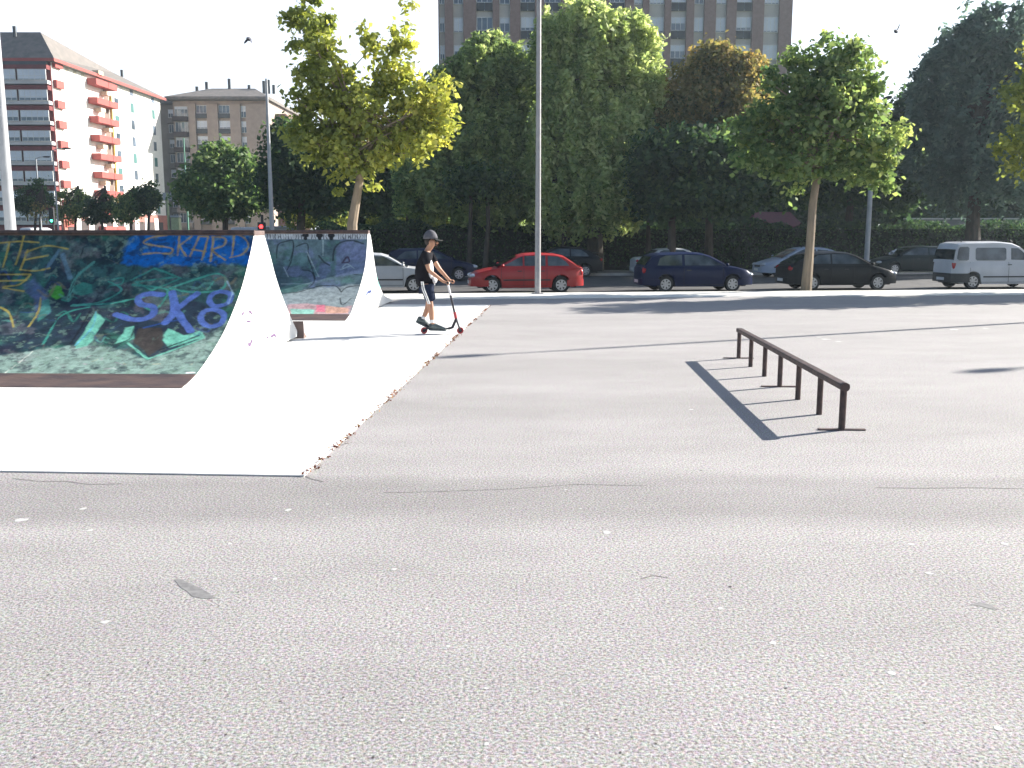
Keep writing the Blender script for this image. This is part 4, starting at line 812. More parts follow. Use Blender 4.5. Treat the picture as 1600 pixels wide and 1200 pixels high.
# ------------------------------------------------------------------ trees
def leaf_mat(name, c1, c2, c3, trans=0.45):
    m = bpy.data.materials.new(name); m.use_nodes = True; n = m.node_tree; L = n.links.new; n.nodes.clear()
    out = n.nodes.new('ShaderNodeOutputMaterial'); at = n.nodes.new('ShaderNodeAttribute'); at.attribute_name = 'tint'
    r = n.nodes.new('ShaderNodeValToRGB'); e = r.color_ramp.elements; e[0].position = 0; e[0].color = (*c1, 1); e[1].position = 1; e[1].color = (*c3, 1); x = e.new(.5); x.color = (*c2, 1)
    L(at.outputs['Fac'], r.inputs[0])
    d_ = n.nodes.new('ShaderNodeBsdfDiffuse'); t_ = n.nodes.new('ShaderNodeBsdfTranslucent'); g_ = n.nodes.new('ShaderNodeBsdfGlossy'); g_.inputs['Roughness'].default_value = .6; g_.inputs['Color'].default_value = (.8, .8, .8, 1)
    hs = n.nodes.new('ShaderNodeHueSaturation'); hs.inputs['Value'].default_value = 1.25; hs.inputs['Saturation'].default_value = 1.15; L(r.outputs[0], hs.inputs['Color'])
    L(r.outputs[0], d_.inputs[0]); L(hs.outputs[0], t_.inputs[0])
    m1 = n.nodes.new('ShaderNodeMixShader'); m1.inputs[0].default_value = trans; L(d_.outputs[0], m1.inputs[1]); L(t_.outputs[0], m1.inputs[2])
    m2 = n.nodes.new('ShaderNodeMixShader'); m2.inputs[0].default_value = .025; L(m1.outputs[0], m2.inputs[1]); L(g_.outputs[0], m2.inputs[2]); L(m2.outputs[0], out.inputs[0])
    return m
LF_YEL = leaf_mat('yellow_green_leaf', (.19, .23, .07), (.36, .39, .10), (.68, .64, .17), .55)
LF_MID = leaf_mat('green_leaf', (.09, .16, .06), (.22, .30, .11), (.52, .56, .20), .55)
LF_WIL = leaf_mat('pale_green_leaf', (.15, .22, .09), (.40, .48, .19), (.74, .77, .38), .55)
LF_DRK = leaf_mat('dark_leaf', (.035, .07, .035), (.07, .12, .05), (.17, .24, .08), .55)
LF_RUS = leaf_mat('rusty_leaf', (.09, .11, .04), (.27, .24, .09), (.50, .33, .14), .55)
LF_BLU = leaf_mat('blue_green_leaf', (.09, .14, .11), (.15, .22, .17), (.28, .36, .24), .55)
LEAFX = np.array([[-.5, 0, 0], [-.12, -.34, .04], [.5, 0, -.02], [-.12, .34, .04]])
def leaves(C, Nrm, Size, elong=1.0):
    n = len(C); up = Nrm / (np.linalg.norm(Nrm, axis=1, keepdims=True) + 1e-9)
    a = RNG.normal(size=(n, 3)); a -= (a * up).sum(1, keepdims=True) * up; a /= np.linalg.norm(a, axis=1, keepdims=True) + 1e-9; b = np.cross(up, a)
    V = np.zeros((n, 4, 3))
    for k in range(4): V[:, k] = C + Size[:, None] * (a * LEAFX[k, 0] * elong + b * LEAFX[k, 1] + up * LEAFX[k, 2])
    return V.reshape(-1, 3), np.arange(n * 4).reshape(-1, 4)
def leaf_object(name, C, Nrm, Size, tint, m, parent, elong=1.0):
    V, Q = leaves(C, Nrm, Size, elong); me = fast_mesh(name, V, Q); a = me.attributes.new('tint', 'FLOAT', 'FACE'); a.data.foreach_set('value', np.clip(tint, 0, 1).astype(np.float32))
    return link(name, me, m, parent)
def tree(name, label, base, Y, blobs, trunk, m, ncl=160, lpc=60, leaf=.16, clr=.38, bark=M_BARK, willow=False, tr=(.14, .07), tintb=.35, depth=1.0, group=None, sun_tint=0.0, cat='tree', hollow=.35, limbs=16):
    bx, by, bz = base; t = thing(name, label, cat, base, 0, group)
    B = []
    for px, py, rx, ry in blobs:
        x, z = AtY(px, py, Y); s_ = Y / F; B.append((x - bx, Y - by, z - bz, rx * s_, max(rx, ry * .7) * s_ * depth, ry * s_))
    B = np.array(B); vol = B[:, 3] * B[:, 4] * B[:, 5]; ids = RNG.choice(len(B), ncl, p=vol / vol.sum())
    dr = RNG.normal(size=(ncl, 3)); dr /= np.linalg.norm(dr, axis=1, keepdims=True); rr = (hollow + (1 - hollow) * RNG.random((ncl, 1))) ** .6
    cc = B[ids, :3] + dr * rr * B[ids, 3:]
    # leaves of each cluster
    n = ncl * lpc; k = np.repeat(np.arange(ncl), lpc); cr = clr * (.6 + .8 * RNG.random(ncl))
    off = RNG.normal(size=(n, 3)) * cr[k][:, None] * np.array([.55, .55, .42])
    C = cc[k] + off
    if willow:
        ln = RNG.random(n) ** 1.3 * willow * (.5 + RNG.random(ncl))[k]; C = cc[k] + np.stack([off[:, 0] * .55, off[:, 1] * .55, off[:, 2] * .3 - ln], 1)
    C[:, 2] = np.maximum(C[:, 2], .9)
    Nrm = RNG.normal(size=(n, 3)) * .8 + np.array([0, 0, .7]) + off / (cr[k][:, None]) * .5
    tint = tintb + RNG.normal(size=n) * .16 + (RNG.random(ncl) - .5)[k] * .5
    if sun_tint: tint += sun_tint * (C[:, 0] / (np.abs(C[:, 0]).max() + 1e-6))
    sz = leaf * (.65 + .7 * RNG.random(n))
    leaf_object('crown', C, Nrm, sz, tint, m, t, 1.0 if not willow else 1.5)
    # trunk and limbs
    mb = MB(); tp = []
    for px, py in trunk: x, z = AtY(px, py, Y); tp.append(Vector((x - bx, Y - by, z - bz)))
    tp[0] = Vector((0, 0, -.05)); tp = [Vector((0, 0, -.05))] + tp[1:]; q = len(tp)
    mb.tube(tp, [lerp(tr[0], tr[1], i / max(1, q - 1)) * (1.25 if i == 0 else 1) for i in range(q)], 9)
    top = tp[-1]
    order = RNG.permutation(ncl)[:limbs]; st0 = tp[-2]
    for i, c in enumerate(order):
        e = Vector(cc[c]); f_ = RNG.random() * .8 + .1; s_ = st0.lerp(top, f_) if e.z > st0.z + .4 else st0.lerp(top, .1)
        mid = s_.lerp(e, .5) + Vector((RNG.normal() * .12, RNG.normal() * .12, .10 * (e - s_).length))
        r0 = tr[1] * .75; mb.tube([s_, mid, e], [r0, r0 * .55, r0 * .2], 6)
        for c2 in RNG.permutation(ncl)[:2 if ncl < 400 else 3]:
            e2 = Vector(cc[c2]); 
            if (e2 - mid).length < 2.2 + clr * 2: mb.tube([mid, mid.lerp(e2, .5) + Vector((0, 0, .1)), e2], [r0 * .4, r0 * .25, r0 * .1], 5)
    mb.build('trunk', bark, t, smooth=True)
    return t
def gnd(px, Y, z): return (AtY(px, 400, Y)[0], Y, z)

# the yellow green tree beyond the far ramp
b = gnd(549, 26.6, -.1)
tree('broadleaf_tree', 'yellow green tree with open crown and forked trunk rising behind the far ramp', b, 26.6,
     [(490, 60, 40, 62), (452, 70, 14, 30), (510, 140, 52, 55), (462, 190, 32, 36), (450, 120, 12, 30), (570, 170, 60, 55), (620, 110, 26, 58), (630, 45, 20, 40), (572, 60, 14, 30), (575, 25, 8, 16), (660, 165, 42, 42), (690, 170, 20, 52), (640, 220, 55, 30), (555, 235, 60, 36), (500, 225, 50, 30), (600, 250, 32, 22), (570, 300, 14, 18), (530, 285, 16, 16), (665, 8, 18, 10)],
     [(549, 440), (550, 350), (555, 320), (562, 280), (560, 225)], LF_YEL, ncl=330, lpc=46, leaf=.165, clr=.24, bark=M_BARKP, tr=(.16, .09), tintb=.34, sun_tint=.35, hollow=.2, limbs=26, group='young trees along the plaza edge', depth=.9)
# young tree with the leaning trunk at the edge of the plaza
b = gnd(1262, 26.3, -.02)
tree('broadleaf_tree', 'green tree with a leaning pale trunk standing before the black hatchback', b, 26.3,
     [(1302, 62, 14, 22), (1262, 95, 26, 22), (1320, 105, 42, 36), (1350, 140, 40, 42), (1230, 130, 34, 38), (1280, 165, 62, 55), (1200, 195, 45, 42), (1340, 210, 62, 46), (1395, 205, 24, 26), (1180, 240, 40, 28), (1260, 250, 62, 32), (1355, 265, 40, 26), (1388, 240, 26, 24), (1246, 302, 22, 14), (1370, 285, 24, 14), (1160, 200, 18, 24)],
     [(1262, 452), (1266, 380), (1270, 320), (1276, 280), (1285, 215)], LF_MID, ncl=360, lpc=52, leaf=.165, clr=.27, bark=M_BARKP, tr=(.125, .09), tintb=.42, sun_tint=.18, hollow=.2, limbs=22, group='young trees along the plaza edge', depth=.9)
b = gnd(1690, 25.8, -.02)
tree('broadleaf_tree', 'tree at the right edge of the picture with yellow leaf tips', b, 25.8,
     [(1690, 90, 75, 60), (1640, 135, 60, 50), (1700, 200, 105, 62), (1588, 225, 38, 22), (1580, 150, 30, 16), (1572, 262, 30, 14), (1640, 255, 50, 36), (1760, 150, 70, 60), (1592, 105, 20, 14)],
     [(1690, 452), (1692, 360), (1695, 290), (1698, 220)], LF_YEL, ncl=380, lpc=58, leaf=.15, clr=.28, bark=M_BARKP, tr=(.13, .09), tintb=.30, hollow=.2, group='young trees along the plaza edge')
# further trees of that row, right of the picture, that throw the shadow bands
for i, (px, Y) in enumerate(((1960, 27.5), (2260, 28.5))):
    b = gnd(px, Y, -.02); tree('broadleaf_tree', 'young tree of the plaza row beyond the right edge', b, Y, [(px, 120, 70, 60), (px - 30, 190, 80, 52), (px + 50, 190, 70, 52)], [(px, 452), (px, 330), (px, 260), (px, 200)], LF_MID, ncl=150, lpc=44, leaf=.2, clr=.36, tr=(.12, .08), group='young trees along the plaza edge')

# street trees behind the parked cars
GP = 'trees of the park beyond the road'
def park_tree(label, px, Y, blobs, m, top, ncl, lpc=46, leaf=.26, clr=.6, willow=False, tr=(.16, .10), name='park_tree', **k):
    b = gnd(px, Y, -.5); tb = [(px, 430), (px + k.pop('lean', 0), 350), (px + 4, 290), (px + 6, top)]
    return tree(name, label, b, Y, blobs, tb, m, ncl, lpc, leaf, clr, tr=tr, willow=willow, group=GP, **k)
park_tree('great pale green weeping tree right of the central lamp post', 930, 50.5, [(930, 300, 84, 30), (1005, 262, 40, 46), (880, 318, 60, 20), (935, 60, 62, 60), (905, 30, 50, 42), (985, 70, 44, 52), (1000, 130, 42, 60), (900, 130, 62, 75), (960, 200, 70, 60), (1015, 165, 24, 50), (880, 200, 60, 60), (860, 60, 34, 48), (940, 270, 80, 40), (870, 270, 60, 50)], LF_WIL, 120, 1500, 72, leaf=.21, clr=.50, willow=1.2, tr=(.4, .25), name='weeping_tree', tintb=.55, hollow=.45, sun_tint=.1)
park_tree('large green tree left of the central lamp post', 760, 52, [(740, 300, 84, 34), (660, 280, 50, 44), (800, 318, 60, 18), (765, 100, 55, 48), (720, 150, 46, 60), (800, 120, 44, 60), (740, 210, 66, 52), (800, 220, 52, 56), (700, 250, 50, 46), (770, 290, 66, 40), (692, 120, 22, 28)], LF_WIL, 160, 1250, 66, leaf=.22, clr=.5, willow=.8, tr=(.35, .2), tintb=.28, hollow=.45)
park_tree('dark green tree filling the gap behind the yellow tree', 640, 60, [(640, 240, 56, 62), (600, 290, 60, 46), (670, 200, 36, 46), (560, 280, 44, 50), (680, 290, 40, 42)], LF_DRK, 230, 460, 50, leaf=.32, clr=.7, tr=(.3, .2))
park_tree('dark tree seen through the lower crown of the yellow tree', 470, 62, [(470, 250, 50, 50), (440, 290, 34, 44), (510, 290, 46, 44), (450, 215, 26, 30)], LF_DRK, 250, 360, 50, leaf=.32, clr=.7, tr=(.3, .2))
park_tree('tree with rust brown autumn leaves before the brick tower', 1108, 50, [(1060, 225, 44, 34), (1150, 215, 60, 40), (1120, 92, 40, 24), (1150, 125, 44, 36), (1080, 140, 40, 40), (1120, 165, 70, 46), (1180, 125, 18, 34), (1060, 195, 40, 36), (1190, 190, 34, 40)], LF_RUS, 150, 700, 56, leaf=.22, clr=.46, tr=(.22, .13), name='autumn_tree', tintb=.42, hollow=.3)
park_tree('dark leafy tree under the rust brown tree', 1050, 47, [(1080, 245, 62, 46), (1030, 265, 46, 46), (1140, 255, 56, 42), (1100, 305, 80, 28), (1190, 275, 44, 40), (1050, 320, 50, 20)], LF_DRK, 230, 620, 52, leaf=.3, clr=.62, tr=(.2, .12), tintb=.45)
park_tree('tall drooping blue green tree at the right', 1520, 50, [(1520, 70, 62, 50), (1480, 105, 48, 50), (1560, 50, 56, 48), (1600, 80, 60, 60), (1450, 150, 40, 48), (1520, 160, 80, 60), (1440, 110, 18, 22), (1600, 170, 60, 70), (1460, 220, 60, 60), (1540, 250, 90, 56), (1620, 260, 60, 60), (1500, 5, 24, 12), (1570, 10, 50, 20)], LF_BLU, 120, 800, 56, leaf=.22, clr=.48, willow=1.3, tr=(.4, .22), name='weeping_tree', hollow=.35)
park_tree('dark tree behind the trunk of the leaning plaza tree', 1326, 55, [(1340, 260, 62, 50), (1280, 280, 52, 46), (1400, 270, 60, 60), (1420, 200, 34, 46), (1330, 200, 50, 40), (1420, 160, 18, 26)], LF_DRK, 200, 700, 50, leaf=.3, clr=.62, tr=(.24, .14))
for i, (px, Y, top, lb) in enumerate(((732, 49, 250, 'thin trunked street tree behind the dark blue car'), (757, 48.5, 250, 'thin leaning street tree just left of the red car roof'), (1014, 49.5, 250, 'slim street tree whose pale trunk stands over the silver saloon'), (880, 50, 270, 'thin street tree right of the central lamp post'))):
    park_tree(lb, px, Y, [(px, top + 40, 24, 20), (px + 12, top + 30, 22, 16)], LF_DRK, top + 20, 50, 44, leaf=.24, clr=.5, tr=(.12, .07), name='street_tree', tintb=.5, lean=(3, 6, -1, 2)[i])
# deep masses of trees further back in the park, left to right
for i, (px, Y, ry) in enumerate(((560, 78, 46), (700, 76, 60), (840, 74, 70), (980, 76, 70), (1120, 78, 60), (1250, 74, 56), (1400, 74, 66), (1540, 72, 72), (1680, 70, 74), (1820, 66, 76))):
    park_tree(['broad dark tree far back in the park behind the yellow tree', 'broad dark tree far back behind the boy', 'broad dark tree far back behind the red hatchback', 'broad dark tree far back left of the navy hatchback', 'broad dark tree far back below the brick tower', 'broad dark tree far back behind the black hatchback', 'broad dark tree far back behind the dark green car', 'broad dark tree far back behind the white van', 'broad dark tree far back at the right edge', 'broad dark tree beyond the right edge'][i],
              px, Y, [(px, 290 - ry * .3, 66, ry), (px - 50, 300, 50, 46), (px + 50, 296, 50, 48), (px, 330, 80, 22)], LF_DRK, 250, 420, 40, leaf=.5, clr=.95, tr=(.3, .2), hollow=.5)
# left side: round tree before the brown block, and small trees before the white block
park_tree('round dark green tree in front of the brown apartment block', 352, 72, [(352, 262, 40, 36), (320, 290, 38, 34), (385, 290, 38, 34), (352, 305, 66, 32), (340, 240, 20, 20), (300, 300, 20, 26), (408, 300, 18, 26)], LF_MID, 280, 560, 46, leaf=.34, clr=.6, tr=(.22, .16), tintb=.22, name='round_tree', hollow=.4)
for i, (px, Y, tp_, w_, lb) in enumerate(((55, 92, 288, 32, 'small dark tree before the red banded facade'), (118, 94, 300, 26, 'small tree second from the left before the white facade'), (160, 92, 305, 26, 'small tree under the red balconies'), (205, 90, 300, 20, 'small tree left of the brown block corner'), (232, 88, 290, 18, 'narrow tree at the end of the white facade'))):
    park_tree(lb, px, Y, [(px, tp_ + 20, w_, 18), (px - 7, tp_ + 34, w_ * .9, 13), (px + 6, tp_ + 4, w_ * .4, 12), (px - w_ * .6, tp_ + 8, w_ * .3, 9)], LF_MID if i % 2 else LF_DRK, tp_ + 16, 80, 44, leaf=.26, clr=.42, tr=(.13, .09), name='small_tree', tintb=.5, hollow=.2)
park_tree('bare brown shrub between the small trees and the left lamp post', 62, 84, [(62, 330, 16, 14)], LF_RUS, 335, 16, 26, leaf=.16, clr=.4, tr=(.06, .04), name='shrub', tintb=.5)
# hedge behind the parked cars
h = thing('hedge', 'long dark clipped hedge running behind the parked cars', 'hedge', S(0, 27.0, -.5), TH)
n = 60000; C = np.stack([RNG.uniform(-8, 46, n), RNG.uniform(-.7, .7, n), RNG.random(n) ** .7 * 2.5 + .03], 1); C[:, 2] += .18 * np.sin(C[:, 0] * 1.3) * (C[:, 2] / 2.5) + .1 * np.sin(C[:, 0] * 4.1) * (C[:, 2] / 2.5)
leaf_object('hedge_leaves', C, RNG.normal(size=(n, 3)) + np.array([0, -.6, .5]), .17 * (.6 + .8 * RNG.random(n)), .3 + RNG.normal(size=n) * .25, LF_DRK, h)
mb = MB(); mb.b2((-8, -.45, 0), (46, .45, 2.2)); mb.build('hedge_core', mat('hedge_twigs', (.02, .03, .012), (.01, .015, .008), .95), h)
for i in range(9):                                   # sunlit shrubs that glow in the gaps between the dark crowns
    px = (600, 655, 700, 745, 790, 845, 900, 470, 520)[i]; Y = 64
    park_tree(['sunlit yellow green shrub right of the far ramp', 'sunlit yellow green shrub left of the boy', 'sunlit shrub over the dark blue car', 'sunlit shrub left of the red car roof', 'sunlit shrub above the red car bonnet', 'sunlit shrub behind the central lamp post', 'sunlit shrub right of the central lamp post', 'sunlit shrub above the left of the far ramp', 'sunlit shrub above the middle of the far ramp'][i], px, Y, [(px, 345, 24, 13)], LF_YEL, 350, 26, 34, leaf=.26, clr=.4, tr=(.05, .03), name='sunlit_shrub', tintb=.2, cat='shrub')

# leaf litter and weeds along the edge of the slab
n = 1500; tt = RNG.random(n) ** 1.0; off = RNG.normal(size=n) * .018 + .012
D2 = d; P0 = L0; LEN = (L1 - L0).length
clump = .25 + .75 * (np.sin(tt * 37) + np.sin(tt * 91 + 1) > .35)
keep = RNG.random(n) < clump; tt = tt[keep]; off = off[keep]; n = len(tt)
C = np.stack([P0.x + D2.x * tt * LEN - nl.x * off, P0.y + D2.y * tt * LEN - nl.y * off, .004 + RNG.random(n) * .022], 1)
lit = leaf_object('leaf_litter', C, RNG.normal(size=(n, 3)) * .7 + np.array([0, 0, 1]), .022 * (.6 + 1.0 * RNG.random(n)), RNG.random(n), leaf_mat('dry_leaf', (.10, .035, .03), (.22, .08, .05), (.30, .20, .09), .2), None)
tag(lit, kind='stuff')
# scraps on the asphalt: chewing gum spots, small leaves
def scraps(name, pts, m, r):
    mb = MB()
    for px, py, sx in pts:
        x, y = G(px, py); k = 9; R_ = [r * sx * random.uniform(.65, 1.15) for _ in range(k)]
        mb.add([(x + R_[j] * math.cos(2 * math.pi * j / k), y + R_[j] * 1.1 * math.sin(2 * math.pi * j / k), .0014) for j in range(k)], [tuple(range(k))])
    o = mb.build(name, m, fix=False); tag(o, kind='stuff'); return o
scraps('gum_spots', [(32, 813, 1.6), (130, 795, 1.0), (450, 797, 1.0), (165, 972, .8), (140, 829, .8), (1424, 851, .8), (1451, 896, .8), (948, 832, 1.1), (616, 890, .6), (1125, 951, .6), (1208, 1005, .7), (1393, 1052, .7), (1560, 1138, .7), (1290, 530, 3.5), (1310, 534, 2.2), (1490, 515, 3), (1540, 513, 2.5), (1280, 527, 2), (430, 905, .6), (700, 1010, .4), (1080, 640, 1), (1570, 850, .8), (360, 850, .6)] + [(random.uniform(0, 1600), random.uniform(560, 1190), random.uniform(.15, .45)) for _ in range(50)],
       mat('gum_grey', (.52, .51, .49), (.44, .44, .43), .7, scale=30), .024)
scraps('grit', [(random.uniform(0, 1600), random.uniform(560, 1190), random.uniform(.1, .5)) for _ in range(140)] + [(1141, 917, .8), (1095, 735, .8)], mat('dark_grit', (.08, .07, .065), (.05, .045, .04), .8, scale=30), .012)

# ------------------------------------------------------------------ buildings
M_BRICK = mat('brown_brick', (.30, .205, .18), (.24, .165, .145), .9, scale=3, bump=.3, bscale=20); M_BEIGE = mat('beige_render', (.56, .52, .47), (.48, .45, .41), .9, scale=.8)
M_SHUT = mat('white_shutter', (.72, .75, .80), (.62, .65, .70), .6, scale=.6); M_FRAME = mat('white_window_frame', (.78, .78, .76), None, .5); M_WGL = mat('window_glass', (.06, .08, .10), (.20, .25, .32), .08, scale=.35, spec=.8)
M_WHITEW = mat('white_render', (.78, .75, .70), (.70, .67, .63), .85, scale=.5); M_REDB = mat('dark_red_brick', (.20, .045, .045), (.15, .035, .035), .9, scale=2); M_REDP = mat('red_parapet', (.40, .09, .075), (.33, .075, .065), .85, scale=1)
M_ROOF = mat('grey_roof_tile', (.20, .175, .155), (.13, .12, .11), .85, scale=1.2, bump=.5, bscale=4); M_SLATE = mat('dark_slate', (.07, .08, .085), (.05, .055, .06), .6, scale=1.5)
M_TAN = mat('tan_brick', (.40, .32, .27), (.34, .27, .23), .9, scale=1.2); M_RECESS = mat('dark_recess', (.05, .04, .04), (.08, .06, .055), .9, scale=1); M_AWN = mat('green_awning', (.05, .16, .15), None, .7)
M_YEL = mat('yellow_edge', (.62, .45, .12), None, .8)
WC = {}
def window(parent, kind, x, y, z, w_, h_, blind=0.0, cnt=[0]):
    """window facing -y of its parent: frame (part) with pane and blind (sub-parts)"""
    key = (kind, round(w_, 2), round(h_, 2), round(blind, 1))
    if key not in WC:
        mb = MB(); f = .07
        mb.b2((-w_ / 2, -.06, 0), (-w_ / 2 + f, .05, h_)); mb.b2((w_ / 2 - f, -.06, 0), (w_ / 2, .05, h_)); mb.b2((-w_ / 2 + f, -.06, 0), (w_ / 2 - f, .05, f)); mb.b2((-w_ / 2 + f, -.06, h_ - f), (w_ / 2 - f, .05, h_))
        k = {'small': 1, 'big': 2, 'wide': 3, 'gallery': 4}[kind]
        for i in range(k): xx = -w_ / 2 + w_ * (i + 1) / (k + 1); mb.b2((xx - .03, -.05, f), (xx + .03, .04, h_ - f))
        if kind in ('big', 'gallery'): mb.b2((-w_ / 2 + f, -.055, h_ * .36), (w_ / 2 - f, .045, h_ * .36 + .07))
        fr = mb.build('w', M_FRAME); gl = MB().b2((-w_ / 2 + .05, .0, .05), (w_ / 2 - .05, .03, h_ - .05)).build('g', M_WGL); bl = None
        if blind > 0: bl = MB().b2((-w_ / 2 + .08, -.03, h_ * (1 - blind)), (w_ / 2 - .08, -.004, h_ - .08)).build('b', M_SHUT)
        WC[key] = (fr.data, gl.data, bl.data if bl else None)
        for o in (fr, gl, bl):
            if o: bpy.data.objects.remove(o)
    a, b_, c = WC[key]; o = link('window', a, None, parent, (x, y, z)); link('pane', b_, None, o)
    if c: link('blind', c, None, o)
    return o

# brick tower behind the trees
TY = 105.0
def tx(px): return AtY(px, 50, TY)[0]
X0, X1 = tx(685), tx(1237); tw = thing('tower_block', 'tall brown brick apartment tower with vertical window bays behind the trees', 'apartment building', ((X0 + X1) / 2, TY, -.7)); cx = (X0 + X1) / 2
W_ = X1 - X0; zr = AtY(1060, 59, TY)[1] + .7          # sill of one visible row, above the base
HB = zr + 2.8 * 5 - .4; zrow = [zr + 2.8 * k for k in range(-7, 5)]
core = MB().b2((-W_ / 2 + .02, .45, 0), (W_ / 2 - .02, 14, HB)).build('wall', M_BEIGE, tw)
bays = [(686, 695, 's'), (708, 724, 'n'), (744, 770, 'b'), (780, 797, 'n'), (813, 836, 'b'), (850, 876, 'b'), (892, 908, 'n'), (922, 938, 'n'), (952, 976, 'b'), (990, 1004, 'n'), (1014, 1038, 'w'), (1048, 1072, 'b'), (1084, 1100, 'n'), (1118, 1135, 'n'), (1150, 1175, 'b'), (1193, 1217, 'w')]
mb = MB(); prev = 685
for a, b_, k in bays:
    if a > prev: mb.b2((tx(prev) - cx, 0, 0), (tx(a) - cx, .449, HB + .5))
    prev = b_
mb.b2((tx(1217) - cx, 0, 0), (X1 - cx, .449, HB + .5)); mb.build('brick_pier', M_BRICK, tw)
MB().b2((-W_ / 2 - .3, -.3, HB + .5), (W_ / 2 + .3, 14.3, HB + 1.0)).build('roof', M_SLATE, tw)
cntw = 0
for zi, z0 in enumerate(zrow[::-1]):
    for a, b_, k in bays:
        if cntw >= 100: break
        xa, xb = tx(a) - cx, tx(b_) - cx; xm = (xa + xb) / 2; ww = xb - xa - .06
        if z0 < 8: continue
        rr = random.random()
        if k == 'b':
            window(tw, 'big', xm, .38, z0, ww, 2.15, random.choice([.0, .3, .5, .6]))
            MB().b2((xa + .06, .26, z0 - .05), (xm - .04, .30, z0 + .78)).b2((xm + .04, .26, z0 - .05), (xb - .06, .30, z0 + .78)).build('railing', M_SLATE, tw)
        elif k == 'w': window(tw, 'wide', xm, .38, z0 + .6, ww, 1.55, .9)
        else: window(tw, 'small', xm, .38, z0 + .6, ww, 1.5, random.choice([.9, .9, .4, 0, .6]))
        cntw += 1
for k in (0,): MB().add([(W_ / 2, 1.0, zr + 6.2), (W_ / 2 + 2.2, 1.0, zr + 5.3), (W_ / 2 + 2.2, 3.5, zr + 5.3), (W_ / 2, 3.5, zr + 6.2), (W_ / 2, 1.0, zr + 4.9), (W_ / 2 + 2.2, 1.0, zr + 5.2), (W_ / 2 + 2.2, 3.5, zr + 5.2), (W_ / 2, 3.5, zr + 4.9)],
                         [(0, 1, 2, 3), (7, 6, 5, 4), (0, 4, 5, 1), (1, 5, 6, 2), (2, 6, 7, 3), (3, 7, 4, 0)]).build('awning', mat('red_awning', (.35, .10, .08), None, .7), tw)

# left corner block: dark red banded end facing us, long white side in the sun
cxl, zE = AtY(79, 92, 145); BX, BY = cxl, 145.0
blk = thing('apartment_block', 'corner apartment block with dark red banded end and dazzling white long side', 'apartment building', (BX, BY, -.7)); he = zE + .7
sx2, _ = AtY(249, 148, 186); phi1 = math.atan2(sx2 - BX, 41.0); LB = 41.0 / math.cos(phi1)
def side(dst, off, z): return (dst * math.sin(phi1) + off * math.cos(phi1), dst * math.cos(phi1) - off * math.sin(phi1), z)
def sp(px, py):                                   # photo pixel -> distance along the white side, height above base
    a, z = OnPlane(px, py, BX, BY, phi1); return a, z + .7
mb = MB(); fp = [side(0, 0, 0), side(LB, 0, 0), (side(LB, 0, 0)[0] - 45, LB, 0), (-45, 0, 0)]
mb.prism([(p[0], p[1]) for p in fp], lambda x, y, z: (x, y, z), 0, he); mb.build('wall', M_WHITEW, blk)
# front face cladding
MB().b2((-44.9, -.18, 0), (-.05, -.003, he)).build('end_wall', M_REDB, blk)
fl = 2.87
cntw = 0
for k in range(9):
    zt = he - .25 - k * fl
    mb = MB(); mb.b2((-44, -1.35, zt - .75 - .62), (-.1, -.185, zt - .75)); mb.build('red_band', M_REDB, blk)
for k in range(9):
    zt = he - .25 - k * fl - 1.37 - 1.75
    for x, w_ in ((-2.25, 4.1), (-6.65, 4.1), (-12.5, 3.0), (-17, 4.1), (-21.5, 4.1)):
        window(blk, 'gallery', x, -1.38, zt + .22, w_, 1.72 - .2, [.6, .75, .9, .6][(k * 3 + int(-x)) % 4])
    mb = MB(); mb.b2((-23.6, -1.30, zt - .28), (-.1, -.19, zt + .215)); mb.build('balcony_front', mat('pale_grey_panel', (.62, .60, .60), (.52, .50, .50), .8, scale=.5), blk)
# roof: hipped, with overhang
rz0 = he; hip = 4.6; over = .9
R = [side(-over, over, rz0), side(LB + over, over, rz0), (side(LB, 0, 0)[0] - 46, LB + over, rz0), (-46, -over, rz0)]
R[0] = (side(0, over, 0)[0], -over, rz0)
r1_ = (-2.6, 3.0, rz0 + 4.3); r1b = (-30, 3.0, rz0 + 4.3); rq = side(LB - 3, -7, rz0 + 4.0); rqb = (rq[0] - 22, rq[1], rz0 + 4.0)
lo = [(p[0], p[1], rz0 - .45) for p in R]
mb = MB(); mb.add(lo + R + [(R[0][0] - 5.6, R[0][1] + 1.6, rz0 + 3.4), r1_, rq, rqb, r1b], [])
mb = MB(); V = R + [r1_, rq, rqb, r1b]; mb.add(V + lo, [(0, 1, 5, 4), (1, 2, 6, 5), (2, 3, 7, 6), (3, 0, 4, 7), (4, 5, 6, 7), (11, 10, 9, 8)]); mb.build('roof', M_ROOF, blk)
mb = MB(); q = len(R); mb.add([(p[0], p[1], p[2] - .002) for p in R] + lo, [(i, (i + 1) % 4, 4 + (i + 1) % 4, 4 + i) for i in range(4)]); mb.build('fascia', M_REDP, blk)
MB().b2((-45, -over - .02, rz0 - .95), (-.3, -.19, rz0 - .46)).build('slate_eave', M_SLATE, blk)
for px, py, hh in ((88, 85, 1.6), (106, 88, 1.0), (119, 92, 1.8), (136, 97, 2.0), (168, 112, 1.0), (240, 145, 1.2)):
    a, z = sp(px, 100); a = max(a, 2); c_ = side(a, -6.0, rz0 + 3.5); MB().b2((c_[0] - .2, c_[1] - .2, c_[2]), (c_[0] + .2, c_[1] + .2, c_[2] + hh * .6 + .5)).build('chimney', M_SLATE, blk)
